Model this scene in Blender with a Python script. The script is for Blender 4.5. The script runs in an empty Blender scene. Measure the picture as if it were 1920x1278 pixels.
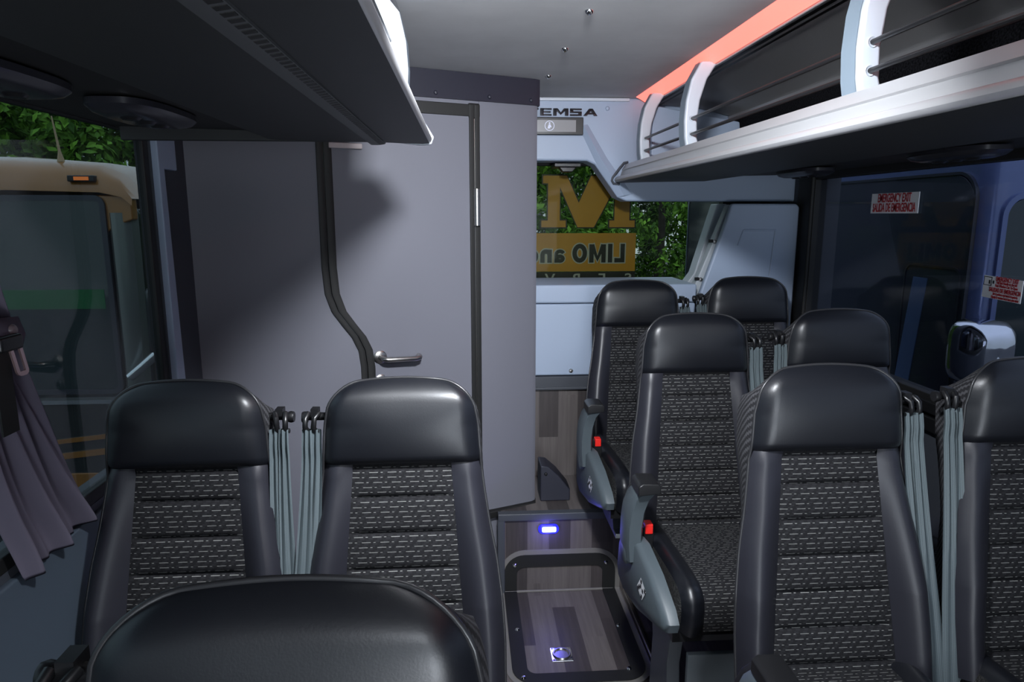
import bpy, bmesh, math, random
from mathutils import Vector, Matrix
random.seed(7)
S = bpy.context.scene
COL = S.collection
PI = math.pi

# ------------------------------------------------------------------ camera
cam_d = bpy.data.cameras.new('camera')
cam_d.sensor_width = 36.0
cam_d.lens = 24.0
cam_d.clip_start = 0.02
cam = bpy.data.objects.new('camera', cam_d)
cam.location = (0, 0, 1.70)
cam.rotation_euler = (math.radians(90 - 10.49), 0, math.radians(-3.867))
COL.objects.link(cam)
S.camera = cam

# ------------------------------------------------------------------ view, world, lights
S.view_settings.view_transform = 'Standard'
S.view_settings.look = 'None'
S.view_settings.gamma = 1
S.view_settings.use_curve_mapping = False
S.view_settings.exposure = 0.0

w = bpy.data.worlds.new('overcast_sky')
S.world = w
w.use_nodes = True
nt = w.node_tree
bg = nt.nodes['Background']
tc = nt.nodes.new('ShaderNodeTexCoord')
sx = nt.nodes.new('ShaderNodeSeparateXYZ')
rp = nt.nodes.new('ShaderNodeValToRGB')
nt.links.new(tc.outputs['Generated'], sx.inputs[0])
nt.links.new(sx.outputs['Z'], rp.inputs[0])
rp.color_ramp.elements[0].position = 0.0
rp.color_ramp.elements[0].color = (0.30, 0.36, 0.42, 1)
rp.color_ramp.elements[1].position = 0.6
rp.color_ramp.elements[1].color = (0.52, 0.62, 0.80, 1)
nt.links.new(rp.outputs[0], bg.inputs['Color'])
bg.inputs['Strength'].default_value = 2.2

def area(name, loc, target, sx_, sy_, power, color):
    d = bpy.data.lights.new(name, 'AREA')
    d.shape = 'RECTANGLE'
    d.size = sx_
    d.size_y = sy_
    d.energy = power
    d.color = color
    o = bpy.data.objects.new(name, d)
    o.location = loc
    o.rotation_euler = (Vector(target) - Vector(loc)).to_track_quat('-Z', 'Y').to_euler()
    COL.objects.link(o)
    return o
# flash bounced off the ceiling, plus unseen fills added for seats and ceiling
area('ceiling_lamp_light', (0.17, 0.95, 2.235), (0.05, 2.4, 1.05), 0.17, 0.20, 60, (0.90, 0.94, 1.0)).data.spread = math.radians(140)  # stands for camera flash bounced off the ceiling, no fitted lamp
area('front_ceiling_lamp_light', (0.12, -0.85, 2.235), (0.25, 0.5, 0.6), 0.25, 0.3, 18, (0.86, 0.92, 1.0))  # added fill for seat fronts and headrest sheen, no fitted lamp
area('door_well_daylight', (0.55, -1.3, 0.70), (0.40, 1.2, 2.25), 0.7, 0.5, 10, (0.86, 0.92, 1.0)).data.spread = math.radians(95)  # added floating fill, aimed up to brighten the ceiling
area('windscreen_daylight', (0.50, -1.95, 1.30), (0.45, 3.0, 1.25), 1.5, 1.3, 20, (0.82, 0.90, 1.0))  # added panel inside the windscreen, enlarged for sheen on the near headrest

# ------------------------------------------------------------------ materials
def nodes(m):
    return m.node_tree.nodes, m.node_tree.links
def mat(name, col, rough=0.5, metal=0.0, spec=0.5, coat=0.0, emit=None, es=0.0, bump=None, var=None, trans=0.0):
    m = bpy.data.materials.new(name)
    m.use_nodes = True
    n, l = nodes(m)
    p = n['Principled BSDF']
    p.inputs['Base Color'].default_value = (*col, 1)
    p.inputs['Roughness'].default_value = rough
    p.inputs['Metallic'].default_value = metal
    p.inputs['Specular IOR Level'].default_value = spec
    p.inputs['Coat Weight'].default_value = coat
    if emit:
        p.inputs['Emission Color'].default_value = (*emit, 1)
        p.inputs['Emission Strength'].default_value = es
    if bump or var:
        t = n.new('ShaderNodeTexCoord')
        nz = n.new('ShaderNodeTexNoise')
        l.new(t.outputs['Object'], nz.inputs['Vector'])
        if var:
            nz2 = n.new('ShaderNodeTexNoise')
            nz2.inputs['Scale'].default_value = var[0]
            nz2.inputs['Detail'].default_value = 4
            l.new(t.outputs['Object'], nz2.inputs['Vector'])
            r = n.new('ShaderNodeValToRGB')
            k = var[1]
            r.color_ramp.elements[0].position = 0.3
            r.color_ramp.elements[1].position = 0.7
            r.color_ramp.elements[0].color = (*[c * (1 - k) for c in col], 1)
            r.color_ramp.elements[1].color = (*[c * (1 + k) for c in col], 1)
            l.new(nz2.outputs['Fac'], r.inputs[0])
            l.new(r.outputs[0], p.inputs['Base Color'])
        if bump:
            nz.inputs['Scale'].default_value = bump[0]
            nz.inputs['Detail'].default_value = 3
            b = n.new('ShaderNodeBump')
            b.inputs['Strength'].default_value = bump[1]
            b.inputs['Distance'].default_value = bump[2] if len(bump) > 2 else 0.002
            l.new(nz.outputs['Fac'], b.inputs['Height'])
            l.new(b.outputs[0], p.inputs['Normal'])
    return m

def glass(name, tint, base=0.03, edge=0.5):
    """pane of tinted glass: both faces of the pane tint once"""
    m = bpy.data.materials.new(name)
    m.use_nodes = True
    n, l = nodes(m)
    n.remove(n['Principled BSDF'])
    tr = n.new('ShaderNodeBsdfTransparent')
    tr.inputs[0].default_value = (*[math.sqrt(c) for c in tint], 1)
    gl = n.new('ShaderNodeBsdfGlossy')
    gl.inputs['Roughness'].default_value = 0.0
    lw_ = n.new('ShaderNodeLayerWeight')
    lw_.inputs[0].default_value = 0.5
    pw = n.new('ShaderNodeMath'); pw.operation = 'POWER'; pw.inputs[1].default_value = 4.0
    l.new(lw_.outputs['Facing'], pw.inputs[0])
    ma = n.new('ShaderNodeMath'); ma.operation = 'MULTIPLY_ADD'
    ma.inputs[1].default_value = edge; ma.inputs[2].default_value = base
    l.new(pw.outputs[0], ma.inputs[0])
    mx = n.new('ShaderNodeMixShader')
    l.new(ma.outputs[0], mx.inputs[0])
    l.new(tr.outputs[0], mx.inputs[1])
    l.new(gl.outputs[0], mx.inputs[2])
    l.new(mx.outputs[0], n['Material Output'].inputs[0])
    return m

class NB:
    """small helper for maths node chains"""
    def __init__(s, m):
        s.n, s.l = nodes(m)
    def v(s, x, sock):
        if isinstance(x, (int, float)):
            sock.default_value = x
        else:
            s.l.new(x, sock)
    def m(s, op, a, b=0.0, c=0.0):
        k = s.n.new('ShaderNodeMath')
        k.operation = op
        s.v(a, k.inputs[0]); s.v(b, k.inputs[1]); s.v(c, k.inputs[2])
        return k.outputs[0]
    def comb(s, x, y, z=0.0):
        k = s.n.new('ShaderNodeCombineXYZ')
        s.v(x, k.inputs[0]); s.v(y, k.inputs[1]); s.v(z, k.inputs[2])
        return k.outputs[0]
    def white(s, vec):
        k = s.n.new('ShaderNodeTexWhiteNoise')
        k.noise_dimensions = '3D'
        s.l.new(vec, k.inputs['Vector'])
        return k.outputs['Value']
    def noise(s, vec, sc, det=3):
        k = s.n.new('ShaderNodeTexNoise')
        k.inputs['Scale'].default_value = sc
        k.inputs['Detail'].default_value = det
        s.l.new(vec, k.inputs['Vector'])
        return k.outputs['Fac']
    def ramp(s, f, stops):
        k = s.n.new('ShaderNodeValToRGB')
        e = k.color_ramp.elements
        e[0].position, e[0].color = stops[0][0], (*stops[0][1], 1)
        e[1].position, e[1].color = stops[-1][0], (*stops[-1][1], 1)
        for p, c in stops[1:-1]:
            x = e.new(p)
            x.color = (*c, 1)
        s.l.new(f, k.inputs[0])
        return k.outputs[0]
    def mix(s, f, a, b):
        k = s.n.new('ShaderNodeMix')
        k.data_type = 'RGBA'
        s.v(f, k.inputs[0])
        for x, i in ((a, 6), (b, 7)):
            if isinstance(x, tuple):
                k.inputs[i].default_value = (*x, 1)
            else:
                s.l.new(x, k.inputs[i])
        return k.outputs[2]

def wood_mat():
    m = mat('wood_plank_vinyl', (0.1, 0.09, 0.09), 0.45)
    b = NB(m)
    p = b.n['Principled BSDF']
    geo = b.n.new('ShaderNodeNewGeometry')
    sp = b.n.new('ShaderNodeSeparateXYZ')
    b.l.new(geo.outputs['Position'], sp.inputs[0])
    x, y, z = sp.outputs
    ln = b.m('SUBTRACT', y, z)
    i = b.m('FLOOR', b.m('DIVIDE', b.m('ADD', x, 0.031), 0.098))
    off = b.white(b.comb(i, 3.3))
    j = b.m('FLOOR', b.m('ADD', b.m('DIVIDE', ln, 0.62), off))
    tone = b.white(b.comb(i, j, 1.7))
    gr = b.noise(b.comb(b.m('MULTIPLY', x, 60.0), b.m('MULTIPLY', ln, 3.0), b.m('MULTIPLY', j, 7.0)), 1.0, 5)
    gr2 = b.noise(b.comb(b.m('MULTIPLY', x, 320.0), b.m('MULTIPLY', ln, 9.0)), 1.0, 3)
    f = b.m('ADD', b.m('MULTIPLY', tone, 0.55), b.m('ADD', b.m('MULTIPLY', gr, 0.55), b.m('MULTIPLY', gr2, 0.25)))
    c = b.ramp(b.m('SUBTRACT', f, 0.15), [(0.05, (0.022, 0.018, 0.019)), (0.45, (0.055, 0.046, 0.046)), (0.95, (0.135, 0.118, 0.114))])
    b.l.new(c, p.inputs['Base Color'])
    return m

def seat_fabric():
    m = mat('dashed_seat_fabric', (0.02, 0.02, 0.022), 0.9, spec=0.2)
    b = NB(m)
    p = b.n['Principled BSDF']
    uv = b.n.new('ShaderNodeUVMap')
    sp = b.n.new('ShaderNodeSeparateXYZ')
    b.l.new(uv.outputs[0], sp.inputs[0])
    u, t = sp.outputs[0], sp.outputs[1]
    pitch = 0.0122
    row = b.m('FLOOR', b.m('DIVIDE', t, pitch))
    fr = b.m('SUBTRACT', b.m('DIVIDE', t, pitch), row)
    line = b.m('LESS_THAN', fr, 0.11)
    off = b.white(b.comb(row, 1.1))
    ux = b.m('ADD', b.m('DIVIDE', u, 0.045), b.m('MULTIPLY', off, 5.0))
    fu = b.m('FRACT', ux)
    d1 = b.m('LESS_THAN', fu, 0.48)
    d2 = b.m('MULTIPLY', b.m('GREATER_THAN', fu, 0.62), b.m('LESS_THAN', fu, 0.74))
    dash = b.m('MULTIPLY', line, b.m('MINIMUM', b.m('ADD', d1, d2), 1.0))
    # woven stair step relief
    sr = b.m('FLOOR', b.m('DIVIDE', t, 0.0061))
    st = b.m('FRACT', b.m('ADD', b.m('DIVIDE', u, 0.021), b.m('MULTIPLY', sr, 0.25)))
    tread = b.m('LESS_THAN', b.m('FRACT', b.m('DIVIDE', t, 0.0061)), 0.25)
    step = b.m('MULTIPLY', b.m('LESS_THAN', st, 0.5), b.m('SUBTRACT', 1.0, tread))
    vec = b.comb(b.m('MULTIPLY', u, 500.0), b.m('MULTIPLY', t, 900.0))
    nz = b.noise(vec, 1.0, 2)
    base = b.mix(step, (0.009, 0.009, 0.010), (0.018, 0.018, 0.020))
    base2 = b.mix(b.m('MULTIPLY', nz, 0.5), base, (0.014, 0.014, 0.016))
    c = b.mix(dash, base2, (0.22, 0.22, 0.208))
    b.l.new(c, p.inputs['Base Color'])
    bp = b.n.new('ShaderNodeBump')
    bp.inputs['Strength'].default_value = 0.5
    bp.inputs['Distance'].default_value = 0.002
    b.l.new(b.m('ADD', step, b.m('MULTIPLY', dash, 0.8)), bp.inputs['Height'])
    b.l.new(bp.outputs[0], p.inputs['Normal'])
    return m

def side_fabric():
    m = mat('zigzag_side_fabric', (0.03, 0.03, 0.032), 0.95, spec=0.2)
    b = NB(m)
    p = b.n['Principled BSDF']
    tcn = b.n.new('ShaderNodeTexCoord')
    sp = b.n.new('ShaderNodeSeparateXYZ')
    b.l.new(tcn.outputs['Object'], sp.inputs[0])
    u = b.m('ADD', sp.outputs[0], sp.outputs[1])
    t = sp.outputs[2]
    sr = b.m('FLOOR', b.m('DIVIDE', t, 0.006))
    st = b.m('FRACT', b.m('ADD', b.m('DIVIDE', u, 0.02), b.m('MULTIPLY', sr, 0.25)))
    step = b.m('LESS_THAN', st, 0.45)
    c = b.mix(step, (0.016, 0.016, 0.018), (0.055, 0.055, 0.06))
    b.l.new(c, p.inputs['Base Color'])
    return m

def webbing_mat():
    m = mat('seat_belt_webbing', (0.16, 0.2, 0.22), 0.55, spec=0.4)
    b = NB(m)
    p = b.n['Principled BSDF']
    uv = b.n.new('ShaderNodeUVMap')
    sp = b.n.new('ShaderNodeSeparateXYZ')
    b.l.new(uv.outputs[0], sp.inputs[0])
    s = b.m('SINE', b.m('MULTIPLY', sp.outputs[0], 38.0))
    nz = b.noise(b.comb(b.m('MULTIPLY', sp.outputs[0], 60.0), b.m('MULTIPLY', sp.outputs[1], 500.0)), 1.0, 2)
    f = b.m('ADD', b.m('MULTIPLY', s, 0.15), b.m('ADD', b.m('MULTIPLY', nz, 0.5), 0.25))
    c = b.ramp(f, [(0.2, (0.045, 0.060, 0.066)), (0.8, (0.125, 0.155, 0.168))])
    b.l.new(c, p.inputs['Base Color'])
    return m

def foliage_mat(name, dark, light):
    m = mat(name, light, 0.7, spec=0.25)
    b = NB(m)
    p = b.n['Principled BSDF']
    geo = b.n.new('ShaderNodeNewGeometry')
    f = b.noise(geo.outputs['Position'], 2.2, 6)
    r = geo.outputs['Random Per Island']
    g = b.m('ADD', b.m('MULTIPLY', f, 0.7), b.m('MULTIPLY', r, 0.3))
    b.l.new(b.ramp(g, [(0.32, dark), (0.68, light)]), p.inputs['Base Color'])
    return m

M = {}
M['leather'] = mat('black_leather', (0.0045, 0.0052, 0.0080), 0.40, spec=0.62, bump=(380, 0.12, 0.001))
M['bolster'] = mat('charcoal_leather', (0.016, 0.016, 0.022), 0.42, spec=0.5, bump=(320, 0.12, 0.001))
M['piping'] = mat('black_piping', (0.022, 0.022, 0.024), 0.32)
M['fabric'] = seat_fabric()
M['sidefab'] = side_fabric()
M['web'] = webbing_mat()
M['black'] = mat('black_plastic', (0.008, 0.008, 0.009), 0.35)
M['blackmat'] = mat('matt_black_rubber', (0.006, 0.006, 0.006), 0.6)
M['armgrey'] = mat('grey_armrest_plastic', (0.070, 0.088, 0.100), 0.45, bump=(600, 0.1, 0.0005))
M['legmetal'] = mat('grey_painted_steel', (0.12, 0.13, 0.145), 0.45)
M['pedestal'] = mat('light_grey_steel_plate', (0.26, 0.29, 0.31), 0.45)
M['vent'] = mat('grey_vent_strip', (0.055, 0.058, 0.062), 0.5)
M['red'] = mat('red_plastic', (0.75, 0.02, 0.015), 0.35)
M['wood'] = wood_mat()
M['ceil'] = mat('grey_ceiling_cloth', (0.62, 0.62, 0.62), 0.85, spec=0.2, var=(6, 0.05))
M['lav'] = mat('grey_laminate', (0.15, 0.152, 0.18), 0.5, spec=0.35, bump=(500, 0.05, 0.0005))
M['header'] = mat('slate_plastic', (0.019, 0.020, 0.032), 0.5)
M['trim'] = mat('blue_grey_moulding', (0.32, 0.385, 0.50), 0.42, spec=0.4, bump=(700, 0.05, 0.0005))
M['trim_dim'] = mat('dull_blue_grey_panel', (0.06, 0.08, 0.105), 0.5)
M['trim2'] = mat('pale_grey_moulding', (0.42, 0.46, 0.50), 0.42)
M['slate'] = mat('dark_slate_trim', (0.045, 0.05, 0.062), 0.5)
M['rail'] = mat('satin_aluminium_rail', (0.46, 0.46, 0.47), 0.38, metal=0.35)
M['white'] = mat('white_gloss_plastic', (0.52, 0.56, 0.62), 0.35)
M['bracket_edge'] = mat('pale_blue_plastic_edge', (0.20, 0.25, 0.30), 0.4)
M['rackpanel'] = mat('dark_grey_rack_lining', (0.45, 0.45, 0.45), 0.6)
M['carpet'] = mat('black_carpet', (0.010, 0.010, 0.012), 1.0, spec=0.05, var=(160, 0.9))
M['under'] = mat('dark_grey_rack_underside', (0.018, 0.019, 0.020), 0.55)
M['chrome'] = mat('chrome', (0.75, 0.76, 0.78), 0.08, metal=1.0)
M['badge'] = mat('dark_chrome_badge', (0.10, 0.10, 0.11), 0.12, metal=1.0)
M['steel'] = mat('brushed_steel', (0.52, 0.50, 0.48), 0.28, metal=1.0)
M['led'] = mat('red_led_diffuser', (0.9, 0.3, 0.25), 0.5, emit=(1.0, 0.19, 0.14), es=1.5)
M['blueled'] = mat('blue_led', (0.1, 0.1, 0.9), 0.3, emit=(0.10, 0.14, 1.0), es=14)
M['bluelens'] = mat('blue_lens', (0.02, 0.02, 0.35), 0.15, emit=(0.02, 0.02, 1.0), es=0.8)
M['screen'] = mat('display_screen', (0.26, 0.26, 0.27), 0.25)
M['picto'] = mat('pale_pictogram', (0.6, 0.62, 0.75), 0.5, emit=(0.6, 0.65, 0.9), es=0.15)
M['sticker'] = mat('white_sticker', (0.85, 0.85, 0.88), 0.5)
M['redink'] = mat('red_ink', (0.42, 0.012, 0.02), 0.5)
M['ink'] = mat('black_ink', (0.01, 0.01, 0.01), 0.5)
M['gold'] = mat('gold_vinyl_lettering', (0.52, 0.24, 0.012), 0.5)
M['vinylblack'] = mat('black_vinyl', (0.006, 0.006, 0.005), 0.5)
M['vinylwhite'] = mat('white_vinyl', (0.45, 0.45, 0.43), 0.5)
M['curtain'] = mat('mauve_grey_curtain', (0.12, 0.108, 0.145), 0.9, spec=0.2, bump=(900, 0.2, 0.0006))
M['net'] = mat('black_netting', (0.008, 0.008, 0.008), 0.7, bump=(160, 1.0, 0.004), var=(150, 0.9))
M['win_side'] = glass('tinted_side_glass', (0.30, 0.36, 0.35))
M['win_right'] = glass('tinted_right_glass', (0.34, 0.36, 0.42), 0.018, 0.22)
M['win_rear'] = glass('tinted_rear_glass', (0.50, 0.54, 0.46), 0.005, 0.2)
M['buswhite'] = mat('gold_bus_paint', (0.30, 0.125, 0.026), 0.2, metal=0.1, coat=0.5)
M['busblack'] = mat('black_bus_paint', (0.018, 0.022, 0.022), 0.12, coat=0.5)
M['busglass'] = mat('dark_windscreen', (0.018, 0.032, 0.034), 0.04, spec=0.8)
M['green'] = mat('dark_green_strip', (0.0, 0.11, 0.028), 0.4)
M['vanpaint'] = mat('navy_grey_van_paint', (0.15, 0.19, 0.36), 0.22, metal=0.3, coat=0.5)
M['vanglass'] = mat('van_dark_glass', (0.045, 0.050, 0.066), 0.10, spec=0.35)
M['vanseal'] = mat('van_window_seal', (0.03, 0.033, 0.045), 0.35)
M['vanpillar'] = mat('blue_interior_pillar', (0.10, 0.17, 0.30), 0.5)
M['tyre'] = mat('tyre_rubber', (0.012, 0.012, 0.012), 0.85)
M['amber'] = mat('amber_lens', (0.4, 0.08, 0.01), 0.3, emit=(1.0, 0.25, 0.05), es=0.8)
M['asphalt'] = mat('asphalt', (0.06, 0.06, 0.062), 0.9, var=(30, 0.3))
M['leafA'] = foliage_mat('bright_foliage', (0.02, 0.07, 0.006), (0.20, 0.42, 0.04))
M['leafB'] = foliage_mat('dark_foliage', (0.008, 0.022, 0.006), (0.05, 0.11, 0.02))
M['bark'] = mat('bark', (0.05, 0.04, 0.03), 0.9, var=(12, 0.4))
M['headlamp'] = mat('headlamp_lens', (0.6, 0.66, 0.7), 0.15, coat=0.5)

# ------------------------------------------------------------------ mesh helpers
class MB:
    def __init__(s):
        s.v = []
        s.f = []
        s.uv = {}
    def add(s, vs, fs):
        o = len(s.v)
        s.v += [tuple(p) for p in vs]
        s.f += [tuple(i + o for i in f) for f in fs]
        return s
    def box(s, x0, x1, y0, y1, z0, z1):
        return s.add([(x0, y0, z0), (x1, y0, z0), (x1, y1, z0), (x0, y1, z0), (x0, y0, z1), (x1, y0, z1), (x1, y1, z1), (x0, y1, z1)],
                     [(0, 3, 2, 1), (4, 5, 6, 7), (0, 1, 5, 4), (1, 2, 6, 5), (2, 3, 7, 6), (3, 0, 4, 7)])
    def prism(s, pts, axis, a, b):
        """polygon pts (2d) extruded along axis from a to b"""
        def P(p, k):
            if axis == 'x': return (k, p[0], p[1])
            if axis == 'y': return (p[0], k, p[1])
            return (p[0], p[1], k)
        n = len(pts)
        vs = [P(p, a) for p in pts] + [P(p, b) for p in pts]
        fs = [tuple(range(n)), tuple(range(2 * n - 1, n - 1, -1))]
        fs += [(i, i + n, (i + 1) % n + n, (i + 1) % n) for i in range(n)]
        return s.add(vs, fs)
    def grid(s, rows, uvs=None, close=False):
        o = len(s.v)
        nr, nc = len(rows), len(rows[0])
        for r in rows:
            s.v += [tuple(p) for p in r]
        for i in range(nr - 1):
            for j in range(nc - (0 if close else 1)):
                k = (j + 1) % nc
                s.f.append((o + i * nc + j, o + i * nc + k, o + (i + 1) * nc + k, o + (i + 1) * nc + j))
        if uvs:
            for i in range(nr):
                for j in range(nc):
                    s.uv[o + i * nc + j] = uvs[i][j]
        return s
    def tube(s, path, r, n=8, cap=True):
        path = [Vector(p) for p in path]
        rs = r if isinstance(r, (list, tuple)) else [r] * len(path)
        rows = []
        up = None
        for i, p in enumerate(path):
            d = (path[min(i + 1, len(path) - 1)] - path[max(i - 1, 0)]).normalized()
            if up is None:
                up = Vector((0, 0, 1)) if abs(d.z) < 0.9 else Vector((1, 0, 0))
            a = d.cross(up).normalized()
            up = a.cross(d).normalized()
            rows.append([p + (a * math.cos(2 * PI * k / n) + up * math.sin(2 * PI * k / n)) * rs[i] for k in range(n)])
        o = len(s.v)
        s.grid(rows, close=True)
        if cap:
            s.f.append(tuple(o + k for k in range(n)))
            q = o + (len(rows) - 1) * n
            s.f.append(tuple(q + n - 1 - k for k in range(n)))
        return s
    def cyl(s, p, d, r, h, n=16):
        p = Vector(p); d = Vector(d).normalized()
        return s.tube([p, p + d * h], r, n)
    def lathe(s, prof, c, axis='z', n=20):
        rows = []
        for r, h in prof:
            row = []
            for k in range(n):
                a = 2 * PI * k / n
                if axis == 'z': row.append((c[0] + r * math.cos(a), c[1] + r * math.sin(a), c[2] + h))
                elif axis == 'y': row.append((c[0] + r * math.cos(a), c[1] + h, c[2] + r * math.sin(a)))
                else: row.append((c[0] + h, c[1] + r * math.cos(a), c[2] + r * math.sin(a)))
            rows.append(row)
        return s.grid(rows, close=True)
    def build(s, name, m, parent=None, smooth=False, bevel=0.0, seg=2, angle=35):
        me = bpy.data.meshes.new(name)
        me.from_pydata(s.v, [], s.f)
        if s.uv:
            lay = me.uv_layers.new(name='UVMap')
            for lp in me.loops:
                lay.data[lp.index].uv = s.uv.get(lp.vertex_index, (0, 0))
        bm = bmesh.new()
        bm.from_mesh(me)
        bmesh.ops.recalc_face_normals(bm, faces=bm.faces)
        bm.to_mesh(me)
        bm.free()
        me.materials.append(m)
        if smooth:
            for p in me.polygons:
                p.use_smooth = True
            me.set_sharp_from_angle(angle=math.radians(angle))
        o = bpy.data.objects.new(name, me)
        COL.objects.link(o)
        if parent:
            o.parent = parent
        if bevel:
            b = o.modifiers.new('bevel', 'BEVEL')
            b.width = bevel
            b.segments = seg
            b.limit_method = 'ANGLE'
            b.angle_limit = math.radians(40)
            for p in me.polygons:
                p.use_smooth = True
            me.set_sharp_from_angle(angle=math.radians(180))
            wn = o.modifiers.new('wn', 'WEIGHTED_NORMAL')
            wn.keep_sharp = True
        return o

def empty(name, loc=(0, 0, 0), rz=0.0):
    o = bpy.data.objects.new(name, None)
    o.empty_display_size = 0.1
    o.location = loc
    o.rotation_euler = (0, 0, rz)
    COL.objects.link(o)
    return o
def tag(o, label=None, cat=None, group=None, kind=None):
    if label: o['label'] = label
    if cat: o['category'] = cat
    if group: o['group'] = group
    if kind: o['kind'] = kind
    return o
def struct(o):
    o['kind'] = 'structure'
    return o

_dg = None
def text(name, body, m, parent, origin, xax, yax, size, ext=0.0008, sxx=1.0, off=0.0, align='CENTER', shear=0.0):
    """lettering as a mesh, lying in the plane of xax / yax"""
    cu = bpy.data.curves.new(name, 'FONT')
    cu.body = body
    cu.size = size
    cu.extrude = ext
    cu.offset = off
    cu.align_x = align
    cu.align_y = 'CENTER'
    cu.shear = shear
    t = bpy.data.objects.new(name, cu)
    COL.objects.link(t)
    bpy.context.view_layer.update()
    me = bpy.data.meshes.new_from_object(t.evaluated_get(bpy.context.evaluated_depsgraph_get()))
    bpy.data.objects.remove(t)
    bpy.data.curves.remove(cu)
    X = Vector(xax).normalized(); Y = Vector(yax).normalized(); Z = X.cross(Y)
    for v in me.vertices:
        v.co = Vector(origin) + X * v.co.x * sxx + Y * v.co.y + Z * v.co.z
    me.materials.clear()
    me.materials.append(m)
    me.name = name
    o = bpy.data.objects.new(name, me)
    COL.objects.link(o)
    o.parent = parent
    return o

def rrect(x0, x1, y0, y1, r, n=5):
    pts = []
    for cx, cy, a in ((x1 - r, y1 - r, 0), (x0 + r, y1 - r, 90), (x0 + r, y0 + r, 180), (x1 - r, y0 + r, 270)):
        for k in range(n + 1):
            t = math.radians(a + 90 * k / n)
            pts.append((cx + r * math.cos(t), cy + r * math.sin(t)))
    return pts
def lerp_tab(tab, t):
    for (a, va), (b, vb) in zip(tab, tab[1:]):
        if t <= b:
            k = max(0, (t - a) / (b - a))
            return va + (vb - va) * k
    return tab[-1][1]

CEIL = 2.255
ZP = 0.38
# ================================================================== room shell
struct(MB().box(-1.0, 1.74, -2.2, 2.86, -0.05, 0.0).box(-1.0, 0.145, 2.86, 3.7, -0.05, 0.0).build('floor', M['wood']))
# raised rear floor behind the riser
struct(MB().box(0.145, 1.74, 2.86, 3.75, -0.04, ZP).build('trim_1', M['wood']))
# nosing and left edge of the step
nose = MB().box(0.13, 1.2, 2.845, 2.885, ZP - 0.028, ZP + 0.006).box(0.128, 0.160, 2.846, 2.866, 0.0, ZP - 0.02)
struct(nose.build('trim_2', M['slate'], bevel=0.004))
struct(MB().box(-1.1, 1.8, -2.2, 3.55, CEIL, CEIL + 0.05).build('ceiling', M['ceil']))

# side walls: lower wall and strip above the windows
struct(MB().box(-1.06, -0.96, -2.2, 2.5, 0.0, 0.97).box(-1.06, -0.96, -2.2, 2.5, 1.97, CEIL)
       .box(-0.985, -0.955, 2.215, 2.75, 0.0, 1.97).box(-1.06, -0.955, -2.2, -1.2, 0.97, 1.97).build('wall_left', M['slate']))
struct(MB().box(1.70, 1.80, -2.2, 3.75, 0.0, 1.03).box(1.66, 1.80, -2.2, 3.75, 1.90, CEIL)
       .box(1.66, 1.80, 3.24, 3.75, 1.03, 1.9).box(1.66, 1.80, -2.2, -1.2, 1.03, 1.9).build('wall_right', M['slate']))
# blue grey moulding on the left pillar and beside it
pl = MB().prism([(2.225, 0.6), (2.30, 0.6), (2.265, 1.84), (2.36, 1.84), (2.36, 1.97), (2.225, 1.97)], 'x', -0.96, -0.935)
struct(pl.build('trim_3', M['trim'], bevel=0.004))
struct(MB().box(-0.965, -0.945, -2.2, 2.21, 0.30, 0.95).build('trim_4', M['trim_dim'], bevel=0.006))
wf = struct(MB().box(-1.06, 1.80, -2.30, -2.2, 0.0, 0.95).box(-1.06, 1.80, -2.30, -2.2, 2.0, CEIL).box(-1.06, -0.85, -2.30, -2.2, 0.95, 2.0).box(1.6, 1.80, -2.30, -2.2, 0.95, 2.0).build('wall_front', M['slate']))
MB().box(-0.85, 1.6, -2.256, -2.250, 0.95, 2.0).build('windscreen', M['win_side'], wf)
# windows: pane and black seal frame
def side_window(name, x, y0, y1, z0, z1, g, tx):
    fr = 0.035
    f = MB()
    xa, xb = (x - tx, x + tx)
    f.box(xa, xb, y0, y1, z0, z0 + fr).box(xa, xb, y0, y1, z1 - fr, z1).box(xa, xb, y0, y0 + fr, z0 + fr, z1 - fr).box(xa, xb, y1 - fr, y1, z0 + fr, z1 - fr)
    o = struct(f.build(name, M['blackmat'], bevel=0.004))
    MB().box(x - 0.003, x + 0.003, y0 + fr * 0.7, y1 - fr * 0.7, z0 + fr * 0.7, z1 - fr * 0.7).build('pane', g, o)
    return o
side_window('window_1', -0.972, -1.2, 2.215, 0.97, 1.97, M['win_side'], 0.014)
side_window('window_3', 1.69, -1.2, 3.25, 1.03, 1.90, M['win_right'], 0.03)
# ledge with a groove under the right window
struct(MB().box(1.655, 1.70, -2.2, 3.24, 0.995, 1.04).box(1.665, 1.70, -2.2, 3.24, 0.925, 0.98).build('trim_5', M['black'], bevel=0.006))
struct(MB().box(1.645, 1.70, 3.22, 3.36, 0.4, 1.9).build('trim_6', M['blackmat'], bevel=0.01))

# ================================================================== rear wall
bulk = [(0.30, 1.958), (0.60, 1.958), (0.64, 1.94), (0.755, 1.785), (0.80, 1.765), (1.70, 1.765), (1.70, CEIL), (0.30, CEIL)]
b_ = MB().prism(bulk, 'y', 3.42, 3.56)
wr = struct(b_.build('wall_rear', M['trim'], bevel=0.012, seg=3))
# crease running down the moulding
cr = MB()
cr.grid([[(0.555, 3.419, 2.12), (0.575, 3.400, 2.125), (0.600, 3.419, 2.13)], [(0.640, 3.419, 1.955), (0.668, 3.396, 1.962), (0.700, 3.419, 1.97)],
         [(0.755, 3.419, 1.785), (0.785, 3.400, 1.792), (0.83, 3.419, 1.80)]])
cr.build('moulded_crease', M['trim'], wr, smooth=True)
MB().lathe([(0.0, -0.006), (0.007, -0.005), (0.011, 0.0), (0.011, 0.004)], (0.695, 3.418, 2.205), 'y', 14).build('screw', M['trim'], wr, smooth=True)
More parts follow.
